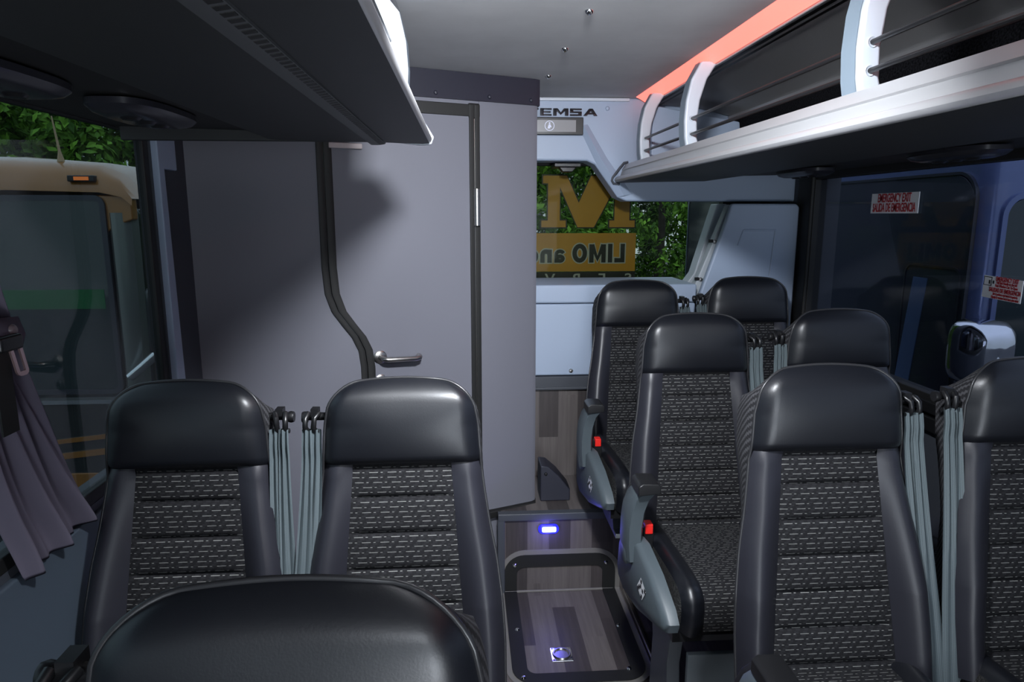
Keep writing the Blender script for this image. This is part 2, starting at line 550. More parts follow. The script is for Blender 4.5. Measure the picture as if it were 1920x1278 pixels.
# thin pale gasket where ceiling meets the bulkhead
struct(MB().box(0.30, 0.80, 3.405, 3.422, CEIL - 0.018, CEIL - 0.003).build('trim_7', M['white'], bevel=0.003))
# lower panels
lo = MB().box(0.30, 1.14, 3.30, 3.70, 1.272, 1.362).box(0.30, 1.14, 3.308, 3.70, 0.907, 1.268).build('trim_8', M['trim'], bevel=0.010, seg=3)
struct(lo)
for x in (0.52, 1.0):
    MB().lathe([(0.0, -0.005), (0.008, -0.004), (0.011, 0.0)], (x, 3.307, 0.93), 'y', 12).build('screw', M['steel'], lo, smooth=True)
struct(MB().box(0.30, 1.62, 3.292, 3.34, 0.838, 0.905).box(0.30, 1.62, 3.286, 3.34, 0.838, 0.852).build('trim_9', M['slate'], bevel=0.003))
struct(MB().box(0.30, 1.62, 3.31, 3.36, ZP, 0.838).build('trim_10', M['wood']))
# rear window
fr = MB()
fr.box(0.25, 1.62, 3.70, 3.76, 1.25, 1.34).box(0.25, 1.62, 3.70, 3.76, 1.955, 2.05).box(0.2, 0.30, 3.70, 3.76, 1.25, 2.0).box(1.40, 1.75, 3.70, 3.76, 1.25, 2.0)
win2 = struct(fr.build('window_2', M['blackmat']))
MB().box(0.25, 1.62, 3.728, 3.734, 1.30, 2.0).build('pane', M['win_rear'], win2)
struct(MB().box(0.25, 1.75, 3.70, 3.76, -0.3, 1.25).box(0.25, 1.75, 3.56, 3.76, 2.05, CEIL + .05).build('wall_rear_outer', M['slate']))
# corner moulding right of the rear window
pts = [(1.295, 1.752), (1.62, 1.752), (1.635, 1.735), (1.635, 0.907), (1.15, 0.907), (1.15, 1.29), (1.175, 1.37), (1.25, 1.60)]
cn = struct(MB().prism(pts, 'y', 3.30, 3.34).build('trim_11', M['trim'], bevel=0.012, seg=3))
rc = MB()
for a, b2 in (((1.36, 1.625), (1.52, 1.625)), ((1.52, 1.625), (1.505, 1.40)), ((1.36, 1.625), (1.335, 1.55))):
    rc.tube([(a[0], 3.300, a[1]), (b2[0], 3.300, b2[1])], 0.005, 8)
rc.build('moulded_recess', M['trim'], cn, smooth=True)
rv = MB().grid([[(1.60, 3.30, 1.70), (1.655, 3.34, 1.70)], [(1.55, 3.30, 1.45), (1.655, 3.34, 1.45)], [(1.53, 3.30, 1.25), (1.655, 3.34, 1.25)], [(1.52, 3.30, 0.9), (1.655, 3.34, 0.9)]])
rv.build('return', M['trim'], cn, smooth=True)
# pale strips of the slanted rear pillar
p1 = [(1.33, 1.755), (1.385, 1.755), (1.27, 1.375), (1.235, 1.335), (1.185, 1.335), (1.225, 1.39)]
struct(MB().prism(p1, 'y', 3.60, 3.70).build('trim_12', M['trim2'], bevel=0.006))
p2 = [(1.318, 1.752), (1.37, 1.715), (1.335, 1.62), (1.215, 1.36), (1.20, 1.29), (1.145, 1.30)]
p2o = struct(MB().prism(p2, 'y', 3.40, 3.46).build('trim_13', M['trim2'], bevel=0.006))
for p in ((1.243, 1.565), (1.18, 1.375)):
    MB().lathe([(0.0, -0.010), (0.009, -0.008), (0.012, 0.0)], (p[0] + 0.012, 3.40, p[1]), 'y', 12).build('screw', M['steel'], p2o, smooth=True)
    MB().box(p[0] - 0.02, p[0], 3.392, 3.402, p[1] - 0.004, p[1] + 0.012).build('clip', M['black'], p2o)

# dark mount above the rear window
cm = MB().box(0.45, 0.585, 3.50, 3.66, 1.935, 1.955).prism([(0.475, 1.936), (0.565, 1.936), (0.545, 1.912), (0.495, 1.912)], 'y', 3.52, 3.58).build('rear_camera', M['black'], bevel=0.004)
tag(cm, 'small black camera mount under the rear window moulding', 'camera')
MB().lathe([(0.0, -0.012), (0.010, -0.009), (0.014, 0.0)], (0.52, 3.515, 1.945), 'y', 12).build('lens', M['chrome'], cm, smooth=True)

# maker lettering
tm = empty('maker_badge', (0.5, 3.41, 2.18))
tag(tm, 'chrome raised TEMSA lettering on the rear bulkhead', 'sign')
# chunky square letters built from bars
def bar_letter(mb, ch, x, w, h, t):
    y0, y1 = -0.006, 0.003
    def B(a0, a1, b0, b1): mb.box(x + a0 * w, x + a1 * w, y0, y1, b0 * h, b1 * h)
    k = t / w
    v = 0.0072 / h
    if ch == 'T': B(0, 1, 1 - v, 1); B(.5 - k / 2, .5 + k / 2, 0, 1 - v)
    if ch == 'E': B(0, k, 0, 1); B(k, 1, 1 - v, 1); B(k, 1, 0, v); B(k, .92, .5 - v / 2, .5 + v / 2)
    if ch == 'M':
        B(0, k, 0, 1); B(1 - k, 1, 0, 1)
        for sgn in (1, -1):
            xs = [.5 + sgn * (.5 - k * .2), .5 + sgn * (.5 - k * 1.3), .5, .5]
            zs = [1, 1, .12, .45]
            mb.prism([(x + xs[0] * w, zs[0] * h), (x + xs[1] * w, zs[1] * h), (x + xs[3] * w, zs[3] * h), (x + xs[2] * w, zs[2] * h)], 'y', y0, y1)
    if ch == 'S': B(0, 1, 1 - v, 1); B(0, 1, 0, v); B(0, 1, .5 - v / 2, .5 + v / 2); B(0, k, .5, 1 - v); B(1 - k, 1, v, .5)
    if ch == 'A':
        mb.prism([(x, 0), (x + k * w, 0), (x + .66 * w, h), (x + .40 * w, h)], 'y', y0, y1)
        mb.prism([(x + w, 0), (x + (1 - k) * w, 0), (x + .42 * w, h), (x + .66 * w, h)], 'y', y0, y1)
        B(.25, .8, .22, .22 + v)
xx = 0.301
for ch, w_ in (('T', .058), ('E', .056), ('M', .074), ('S', .058), ('A', .070)):
    mb = MB()
    bar_letter(mb, ch, xx - 0.5, w_, 0.034, 0.017)
    xx += w_ + 0.007
    mb.build('letter', M['badge'], tm, bevel=0.002)
tm.location = (0.5, 3.412, 2.168)

# display panel
dp = empty('toilet_sign_display', (0.44, 3.40, 2.12))
tag(dp, 'dark framed toilet sign display below the chrome lettering', 'display')
MB().box(-0.14, 0.135, -0.005, 0.02, -0.042, 0.040).build('frame', M['black'], dp, bevel=0.004)
MB().box(-0.13, 0.098, -0.008, 0.0, -0.029, 0.026).build('screen', M['screen'], dp)
pg = MB().lathe([(0.0205, -0.0095), (0.0235, -0.0095), (0.0235, -0.0085)], (-0.030, 0, -0.001), 'y', 24)
pg.lathe([(0.0, -0.010), (0.0042, -0.010), (0.0042, -0.008)], (-0.030, 0, 0.011), 'y', 10)
pg.prism([(-0.034, 0.006), (-0.026, 0.006), (-0.020, -0.008), (-0.027, -0.008), (-0.027, -0.014), (-0.040, -0.014), (-0.038, -0.006)], 'y', -0.0100, -0.0085)
pg.build('toilet_pictogram', M['picto'], dp)

# ceiling studs
for (x, y, lb) in ((0.35, 2.007, 'chrome ceiling stud nearest the camera'), (0.346, 2.448, 'chrome ceiling stud in the middle of the row of three'), (0.345, 2.912, 'small chrome ceiling stud nearest the rear wall')):
    s_ = MB().lathe([(0.0, -0.012), (0.006, -0.011), (0.010, -0.007), (0.0125, 0.0), (0.0125, 0.004)], (0, 0, 0), 'z', 18).build('ceiling_stud', M['chrome'], smooth=True)
    s_.location = (x, y, CEIL)
    tag(s_, lb, 'stud', 'studs along the ceiling')

# ================================================================== rear window decal (read from outside)
gd = empty('window_decal', (0, 3.745, 0))
tag(gd, 'gold and black company decal on the rear window glass', 'decal')
def slabM(g):
    # mirrored slab-serif M outline
    return [(0.42 - g, 1.905 + g), (0.548 + g * .3, 1.905 + g), (0.615, 1.762 + g * 2.0), (0.680 - g * .3, 1.905 + g), (0.93 + g, 1.905 + g), (0.93 + g, 1.865 - g), (0.895 + g, 1.865 - g),
            (0.895 + g, 1.668 + g), (0.925 + g, 1.668 + g), (0.925 + g, 1.632 - g), (0.785 - g, 1.632 - g), (0.785 - g, 1.668 + g), (0.812 - g, 1.668 + g), (0.812 - g * .4, 1.845 - g * 3),
            (0.700 + g * .3, 1.632 - g), (0.610 - g * .3, 1.632 - g), (0.512 + g * .4, 1.845 - g * 3), (0.512 + g, 1.668 + g), (0.545 + g, 1.668 + g), (0.545 + g, 1.632 - g), (0.412 - g, 1.632 - g),
            (0.412 - g, 1.668 + g), (0.447 - g, 1.668 + g), (0.447 - g, 1.865 - g), (0.42 - g, 1.865 - g)]
MB().prism(slabM(0.0), 'y', -0.0085, -0.0075).build('letter_m', M['gold'], gd)
MB().prism(slabM(0.007), 'y', -0.0070, -0.0060).build('letter_outline', M['vinylblack'], gd)
MB().box(0.28, 0.935, -0.0070, -0.0060, 1.392, 1.600).build('gold_panel', M['gold'], gd)
MB().box(0.28, 0.935, -0.0070, -0.0060, 1.30, 1.390).build('black_panel', M['vinylblack'], gd)
def strokes(ch):
    """centre lines of a heavy sans letter, unit height"""
    arc = lambda cx, cy, rx, ry, a0, a1, n=14: [(cx + rx * math.cos(math.radians(a0 + (a1 - a0) * k / n)), cy + ry * math.sin(math.radians(a0 + (a1 - a0) * k / n))) for k in range(n + 1)]
    q = 0.12
    return {'L': (.56, [[(q, 1), (q, 0 + q), (.56, q)]]), 'I': (.24, [[(q, 0), (q, 1)]]),
            'M': (.90, [[(q, 0), (q, 1 - q * .2)], [(.90 - q, 0), (.90 - q, 1 - q * .2)], [(q * 1.2, .95), (.45, .20), (.90 - q * 1.2, .95)]]),
            'O': (.80, [arc(.40, .5, .28, .385, 0, 360, 24)]),
            'a': (.60, [arc(.28, .22, .17, .13, 0, 360, 16), [(.48, 0), (.48, .45)], arc(.28, .45, .20, .16, 0, 160, 10)]),
            'n': (.62, [[(q, 0), (q, .70)], arc(.31, .40, .19, .20, 180, 0, 12) + [(.50, 0)]]),
            'd': (.66, [arc(.30, .34, .19, .235, 0, 360, 18), [(.53, 0), (.53, 1)]])}[ch]
def stroke_strip(mb, pts, wd, P, y0, y1):
    n = len(pts)
    closed = math.hypot(pts[0][0] - pts[-1][0], pts[0][1] - pts[-1][1]) < 1e-6
    L, Rr = [], []
    for i in range(n):
        a = pts[i - 1] if i else (pts[-2] if closed else pts[0])
        c = pts[i + 1] if i < n - 1 else (pts[1] if closed else pts[-1])
        b_ = pts[i]
        d1 = Vector((b_[0] - a[0], b_[1] - a[1])); d2 = Vector((c[0] - b_[0], c[1] - b_[1]))
        if d1.length < 1e-9: d1 = d2
        if d2.length < 1e-9: d2 = d1
        d1.normalize(); d2.normalize()
        t = (d1 + d2).normalized()
        nn = Vector((-t.y, t.x))
        k = wd / 2 / max(.75, nn.dot(Vector((-d1.y, d1.x))))
        L.append((b_[0] + nn.x * k, b_[1] + nn.y * k)); Rr.append((b_[0] - nn.x * k, b_[1] - nn.y * k))
    for i in range(n - 1):
        q = [P(p) for p in (L[i], L[i + 1], Rr[i + 1], Rr[i])]
        mb.prism(q, 'y', y0, y1)
def extend(pts, g):
    if math.hypot(pts[0][0] - pts[-1][0], pts[0][1] - pts[-1][1]) < 1e-6: return pts
    a = Vector(pts[0]) - Vector(pts[1]); b_ = Vector(pts[-1]) - Vector(pts[-2])
    a.normalize(); b_.normalize()
    return [tuple(Vector(pts[0]) + a * g)] + pts[1:-1] + [tuple(Vector(pts[-1]) + b_ * g)]
HL = 0.102
xc = 0.875
for ch in 'LIMO and':
    if ch == ' ':
        xc -= 0.028
        continue
    wl_, sts = strokes(ch)
    for nm_, wd, m_, yy, g in (('letter_outline', .36, 'vinylwhite', -.0085, .055), ('letter', .24, 'vinylblack', -.0095, 0.0)):
        mb = MB()
        for k_, st_ in enumerate(sts):
            stroke_strip(mb, extend(st_, g), wd * (.8 if ch == 'a' else 1), lambda p: (xc - p[0] * HL, 1.440 + p[1] * HL), yy - .00012 * k_, yy + .0004)
        mb.build(nm_, M[m_], gd)
    xc -= wl_ * HL + 0.012
for k_, ch in enumerate('SERV'):
    text('letter', ch, M['vinylwhite'], gd, (0.897 - 0.145 * k_, -0.0080, 1.350), (-1, 0, 0), (0, 0, 1), 0.075, 0.0004, 1.2, 0.001, 'CENTER')

# ================================================================== lavatory cubicle
RZ = math.atan(0.41)
CW = 1 / math.cos(RZ)
def lav_obj(mb, name, m, parent=None, **k):
    o = mb.build(name, m, parent, **k)
    return o
lw = empty('wall_lavatory', (0.322, 3.0, 0), RZ)
struct(lw)
def sx_(X): return (X - 0.322) * CW
sR = sx_(0.035)
def seam(off):
    # left edge of the door, S shaped
    p = [(-0.935, CEIL - 0.06), (-0.935, 1.50), (-0.928, 1.40), (-0.905, 1.33), (-0.868, 1.275), (-0.832, 1.225), (-0.808, 1.17), (-0.800, 1.10), (-0.800, 0.0)]
    return [(a + off, z) for a, z in p]
# wall part left of the door
left = [(-1.42, 0.0), (-1.42, CEIL)] + [(seam(-0.002)[0][0], CEIL)] + seam(-0.002)
MB().prism(left, 'y', 0.0, 0.04).build('wall_panel', M['lav'], lw)
# right panel with rounded corner and return
rp_ = [(sR + 0.028, 0.0), (-0.03, 0.0), (-0.009, 0.009), (0.0, 0.03)]
prof = rp_ + [(0.0, 0.10), (-0.13, 0.75), (-0.20, 0.75), (-0.06, 0.10), (-0.06, 0.045), (sR + 0.028, 0.045)]
MB().prism(prof, 'z', 0.36, CEIL - 0.02).build('wall_panel', M['lav'], lw, smooth=True, angle=40)
# header band
hp = [(-1.42, -0.012), (-0.03, -0.012), (-0.003, -0.002), (0.008, 0.03), (0.008, 0.10), (-0.12, 0.76), (-0.16, 0.76), (-0.06, 0.10), (-0.06, 0.03), (-1.42, 0.03)]
hd = MB().prism(hp, 'z', 2.150, CEIL - 0.001).build('header', M['header'], lw, smooth=True, angle=40)
for s_x in (-0.47, -0.24, -0.05):
    MB().lathe([(0.0, -0.008), (0.006, -0.006), (0.009, 0.0)], (s_x, -0.012, 2.168), 'y', 12).build('screw', M['header'], hd, smooth=True)
# dark rubber at the foot
MB().prism([(-0.30, -0.03), (-0.02, -0.02), (0.006, 0.03), (-0.03, 0.06), (-0.30, 0.05)], 'z', 0.352, 0.384).build('foot_gasket', M['blackmat'], lw, bevel=0.004)
# black frame around the door
fm = MB()
fm.box(-0.97, sR + 0.03, -0.008, 0.03, 2.088, 2.135)
fm.box(sR - 0.018, sR + 0.003, -0.010, 0.03, 0.36, 2.135).box(sR + 0.007, sR + 0.028, -0.010, 0.03, 0.36, 2.135)
fm.build('door_frame', M['blackmat'], lw, bevel=0.003)
MB().box(sR + 0.003, sR + 0.007, -0.004, 0.02, 0.36, 2.09).build('hinge_gap', M['steel'], lw)
MB().prism([(sR + 0.03, -0.009), (sR - 0.02, -0.009), (sR - 0.02, 0.03), (sR + 0.03, 0.03)], 'z', 2.080, 2.140).build('frame_corner', M['blackmat'], lw, bevel=0.006)
for side in (0, 1):
    k0, k1 = ((-0.004, 0.020), (0.023, 0.052))[side]
    a = seam(k0)
    b2 = seam(k1)
    rows = []
    for (x0, z0), (x1, z1) in zip(a, b2):
        rows.append([(x0, 0.01, z0), (x0, -0.009, z0), ((x0 + x1) / 2, -0.013, (z0 + z1) / 2 + (0.0)), (x1, -0.009, z1), (x1, 0.01, z1)])
    MB().grid(rows).build('rubber_seal', M['blackmat'], lw, smooth=True, angle=50)
MB().box(-0.96, sR + 0.028, 0.002, 0.035, 2.085, 2.155).build('wall_panel', M['lav'], lw)
MB().box(-0.96, sx_(0.14), 0.0, 0.035, 0.0, 0.372).build('wall_panel', M['lav'], lw)
# door leaf
dr = empty('door_1', (0.322, 3.0, 0), RZ)
struct(dr)
dpol = [(sR - 0.014, 0.38), (sR - 0.014, 2.092)] + [(p[0], min(p[1], 2.092)) for p in seam(0.045)[:-1]] + [(-0.755, 0.38)]
MB().prism(dpol, 'y', -0.004, 0.03).build('door_panel', M['lav'], dr)
hg = MB().cyl((sR + 0.008, -0.018, 1.655), (0, 0, 1), 0.013, 0.148, 16)
hg.build('hinge', M['steel'], dr, smooth=True)
MB().cyl((sR + 0.008, -0.018, 1.685), (0, 0, 1), 0.0142, 0.004).cyl((sR + 0.008, -0.018, 1.773), (0, 0, 1), 0.0142, 0.004).build('hinge_ring', M['steel'], dr, smooth=True)
hx = sx_(-0.350)
hd_ = MB().lathe([(0.0, -0.012), (0.022, -0.012), (0.027, -0.008), (0.027, -0.003)], (hx, 0, 1.136), 'y', 24)
hd_.tube([(hx, -0.008, 1.136), (hx, -0.045, 1.136), (hx + 0.006, -0.054, 1.135), (hx + 0.02, -0.058, 1.133), (hx + 0.135, -0.058, 1.128), (hx + 0.150, -0.054, 1.130), (hx + 0.156, -0.040, 1.131), (hx + 0.156, -0.022, 1.131)], 0.0105, 14)
hd_.build('door_handle', M['steel'], dr, smooth=True, angle=50)
MB().lathe([(0.009, -0.011), (0.020, -0.011), (0.025, -0.008), (0.025, -0.003)], (hx, 0, 1.040), 'y', 24).build('lock_rosette', M['steel'], dr, smooth=True)
MB().box(-0.895, -0.770, -0.022, -0.012, 1.942, 1.962).build('door_grip_strip', mat('pale_mauve_plastic', (0.42, 0.36, 0.36), 0.4), lw, bevel=0.003)

# kick box on the raised floor behind the cubicle
kb = MB().prism([(0.335, ZP), (0.475, ZP), (0.475, ZP + 0.055), (0.42, ZP + 0.125), (0.37, ZP + 0.17), (0.335, ZP + 0.175)], 'y', 2.99, 3.12)
kb = kb.build('kick_box', M['header'], bevel=0.006)
tag(kb, 'dark slanted plastic box on the raised floor beside the lavatory wall', 'box')
MB().lathe([(0.0, -0.008), (0.006, -0.006), (0.008, 0.0)], (0.36, 2.99, ZP + 0.135), 'y', 10).build('screw', M['black'], kb, smooth=True)

# ================================================================== step: lamp, hatch, ring
sl = empty('step_lamp', (0.358, 2.858, 0.307))
tag(sl, 'glowing blue oval lamp on the wooden step riser', 'lamp')
MB().prism(rrect(-0.047, 0.047, -0.022, 0.022, 0.021), 'y', -0.008, 0.004).build('lens', M['bluelens'], sl, bevel=0.002)
MB().prism(rrect(-0.030, 0.034, -0.012, 0.012, 0.006), 'y', -0.012, -0.007).build('led_bar', M['blueled'], sl)
pl_ = bpy.data.lights.new('step_lamp_light', 'POINT')
pl_.energy = 0.6
pl_.color = (0.18, 0.15, 1.0)
pl_.shadow_soft_size = 0.03
plo = bpy.data.objects.new('step_lamp_light', pl_)
plo.location = (0.358, 2.80, 0.29)
COL.objects.link(plo)

def fold(a, s, h):
    """unfolded hatch plane: s > 0 up the riser, s < 0 along the floor; h = height off the surface"""
    if s >= 0:
        return (a, 2.86 - h, s + (h if s < h else 0))
    return (a, 2.86 + min(s, -h), h)
def ring(outer, inner, h, name, m, parent, sub=0.03):
    """closed ribbon between two outlines with the same number of points, folded over the step"""
    mb = MB()
    n = len(outer)
    rows = []
    for i in range(n + 1):
        o, q = outer[i % n], inner[i % n]
        rows.append([fold(*o, 0.0), fold(*o, h), fold(*q, h), fold(*q, 0.0)])
    mb.grid(rows)
    return mb.build(name, m, parent, smooth=True, angle=30)
def outline(x0, x1, s0, s1, r, n=8):
    pts = rrect(x0, x1, s0, s1, r, n)
    out = []
    for i, p in enumerate(pts):
        q = pts[(i + 1) % len(pts)]
        out.append(p)
        k = max(1, int(math.hypot(p[0] - q[0], p[1] - q[1]) / 0.02))
        for j in range(1, k):
            out.append((p[0] + (q[0] - p[0]) * j / k, p[1] + (q[1] - p[1]) * j / k))
    return out
def outline_pair(x0, x1, s0, s1, r, d):
    # same sampling for both by scaling the inner outline from the outer one
    o = outline(x0, x1, s0, s1, r)
    res = []
    for (a, s) in o:
        cx = min(max(a, x0 + r), x1 - r)
        cy = min(max(s, s0 + r), s1 - r)
        dx, dy = a - cx, s - cy
        L = math.hypot(dx, dy) or 1
        res.append((a - dx / L * d, s - dy / L * d))
    return o, res
ht = empty('floor_hatch', (0, 0, 0))
tag(ht, 'wooden floor hatch with a black rounded frame folded over the step', 'hatch')
HX0, HX1, HS0, HS1 = 0.135, 0.690, -0.66, 0.205
o1, i1 = outline_pair(HX0, HX1, HS0, HS1, 0.115, 0.022)
ring(o1, i1, 0.004, 'grey_edging', mat('grey_metal_edging', (0.20, 0.19, 0.18), 0.4, metal=0.3), ht)
o2, i2 = outline_pair(HX0 + 0.022, HX1 - 0.022, HS0 + 0.022, HS1 - 0.022, 0.093, 0.058)
ring(o2, i2, 0.008, 'black_frame', M['blackmat'], ht)
for (a, s) in ((0.205, 0.135), (0.625, 0.135), (0.62, -0.30), (0.60, -0.575), (0.195, -0.60), (0.195, -0.30)):
    p = fold(a, s, 0.008)
    if s > 0:
        sc = MB().lathe([(0.0, -0.006), (0.006, -0.005), (0.010, 0.0)], p, 'y', 14)
    else:
        sc = MB().lathe([(0.0, 0.006), (0.006, 0.005), (0.010, 0.0)], p, 'z', 14)
    sc.build('screw', M['chrome'], ht, smooth=True)
struct(MB().box(0.16, 0.66, 2.850, 2.8595, 0.0, 0.009).build('trim_14', mat('crease_strip', (0.16, 0.15, 0.14), 0.5), bevel=0.002))
fr_ = empty('floor_ring_pull', (0.357, 2.395, 0.0))
tag(fr_, 'square chrome plate with round ring pull set in the wooden hatch', 'ring pull')
MB().box(-0.042, 0.042, -0.042, 0.042, 0.0, 0.003).build('plate', M['chrome'], fr_, bevel=0.002)
MB().lathe([(0.026, 0.003), (0.029, 0.009), (0.034, 0.009), (0.037, 0.003)], (0, 0, 0), 'z', 28).build('ring', M['steel'], fr_, smooth=True)
MB().lathe([(0.0, 0.0035), (0.026, 0.0035)], (0, 0, 0), 'z', 20).build('cup', M['steel'], fr_)
for a in range(4):
    MB().lathe([(0.0, 0.005), (0.004, 0.003)], (0.034 * (1 if a & 1 else -1), 0.034 * (1 if a & 2 else -1), 0), 'z', 8).build('screw', M['steel'], fr_)
# seat rails on the floor
for (x, lb) in ((0.700, 'dark seat rail on the floor right of the wooden hatch'),):
    sr = MB().box(x - 0.012, x - 0.004, -1.5, 2.845, 0.0, 0.014).box(x + 0.004, x + 0.012, -1.5, 2.845, 0.0, 0.014).box(x - 0.012, x + 0.012, -1.5, 2.845, 0.0, 0.005).build('seat_rail', M['steel'])
    tag(sr, lb, 'rail')

# ================================================================== seats
LEAN = math.radians(12.0)
UP = Vector((0, math.sin(LEAN), math.cos(LEAN)))
NF = Vector((0, -math.cos(LEAN), math.sin(LEAN)))
TT = 0.745
ZTOP = 1.345
BASE = Vector((0, 0, ZTOP - TT * math.cos(LEAN)))
WT = [(0, .172), (.05, .178), (.12, .188), (.20, .193), (.27, .200), (.36, .213), (.45, .230), (.55, .242), (.65, .248), (.80, .248)]
TSEAM = 0.212
def Wd(t):
    wl = lerp_tab(WT, t)
    r = 0.07
    if t < r:
        wl = wl - r + math.sqrt(max(0, r * r - (r - t) ** 2))
    return wl
def Ui(t):
    return 0.120 + 0.036 * max(0, (t - TSEAM)) / (TT - TSEAM)
PLE = [0.295 + 0.088 * k for k in range(6)]
def bulge(a, t, back=False):
    w_ = Wd(t)
    e = max(0, w_ - abs(a))
    kd = max(1 - min(1, e / 0.038), 0) ** 4 + max(1 - min(1, t / 0.055), 0) ** 4
    b = -0.026 * min(1, kd) ** 0.5
    u = min(1, abs(a) / w_)
    b += 0.024 * (a / 0.17) ** 2 * max(0, 1 - t / 0.12)
    if back:
        return b
    if t <= TSEAM + 1e-6:
        b += 0.030 * math.sin(PI * min(1, (t + 0.03) / (TSEAM + 0.045))) ** 0.8 * (1 - 0.55 * u ** 3)
        b += -0.012 * math.exp(-((t - TSEAM) / 0.006) ** 2) + 0.010
    else:
        ui = Ui(t)
        k = min(1, (t - TSEAM) / 0.02)
        b += 0.010 * (1 - k) * 0
        if abs(a) > ui:
            s = (abs(a) - ui) / max(1e-4, w_ - ui)
            g = 0.010 + 0.034 * max(0, min(1, (t - 0.26) / 0.3))
            b += g * math.sin(PI * min(1, s * 0.85 + 0.0)) - 0.002
        else:
            b += -0.002
            edge = 1 - math.exp(-((ui - abs(a)) / 0.014) ** 2)
            for tp in PLE:
                b += -0.008 * math.exp(-((t - tp) / 0.006) ** 2) * edge
            b += 0.0035 * math.sin(PI * (((t - PLE[0]) / 0.088) % 1.0)) * edge
        b += -0.010 * math.exp(-((t - TSEAM) / 0.008) ** 2)
    return b
def bp(a, t, n=0.0, back=False):
    arch = 0.020 * (a / 0.17) ** 2 * max(0, 1 - t / 0.12)
    p = BASE + UP * (TT - t - arch) + NF * (bulge(a, t, back) + n)
    return (a, p.y, p.z)
def lin(a, b, n):
    return [a + (b - a) * i / n for i in range(n + 1)]
THEAD = [0, .0015, .005, .010, .017, .026, .036, .047, .06, .075] + lin(.09, TSEAM, 12)
TBODY = sorted(set([round(x, 4) for x in lin(TSEAM, TT + 0.04, 66)] + [round(p + d, 4) for p in PLE for d in (-.006, -.003, 0, .003, .006)]))

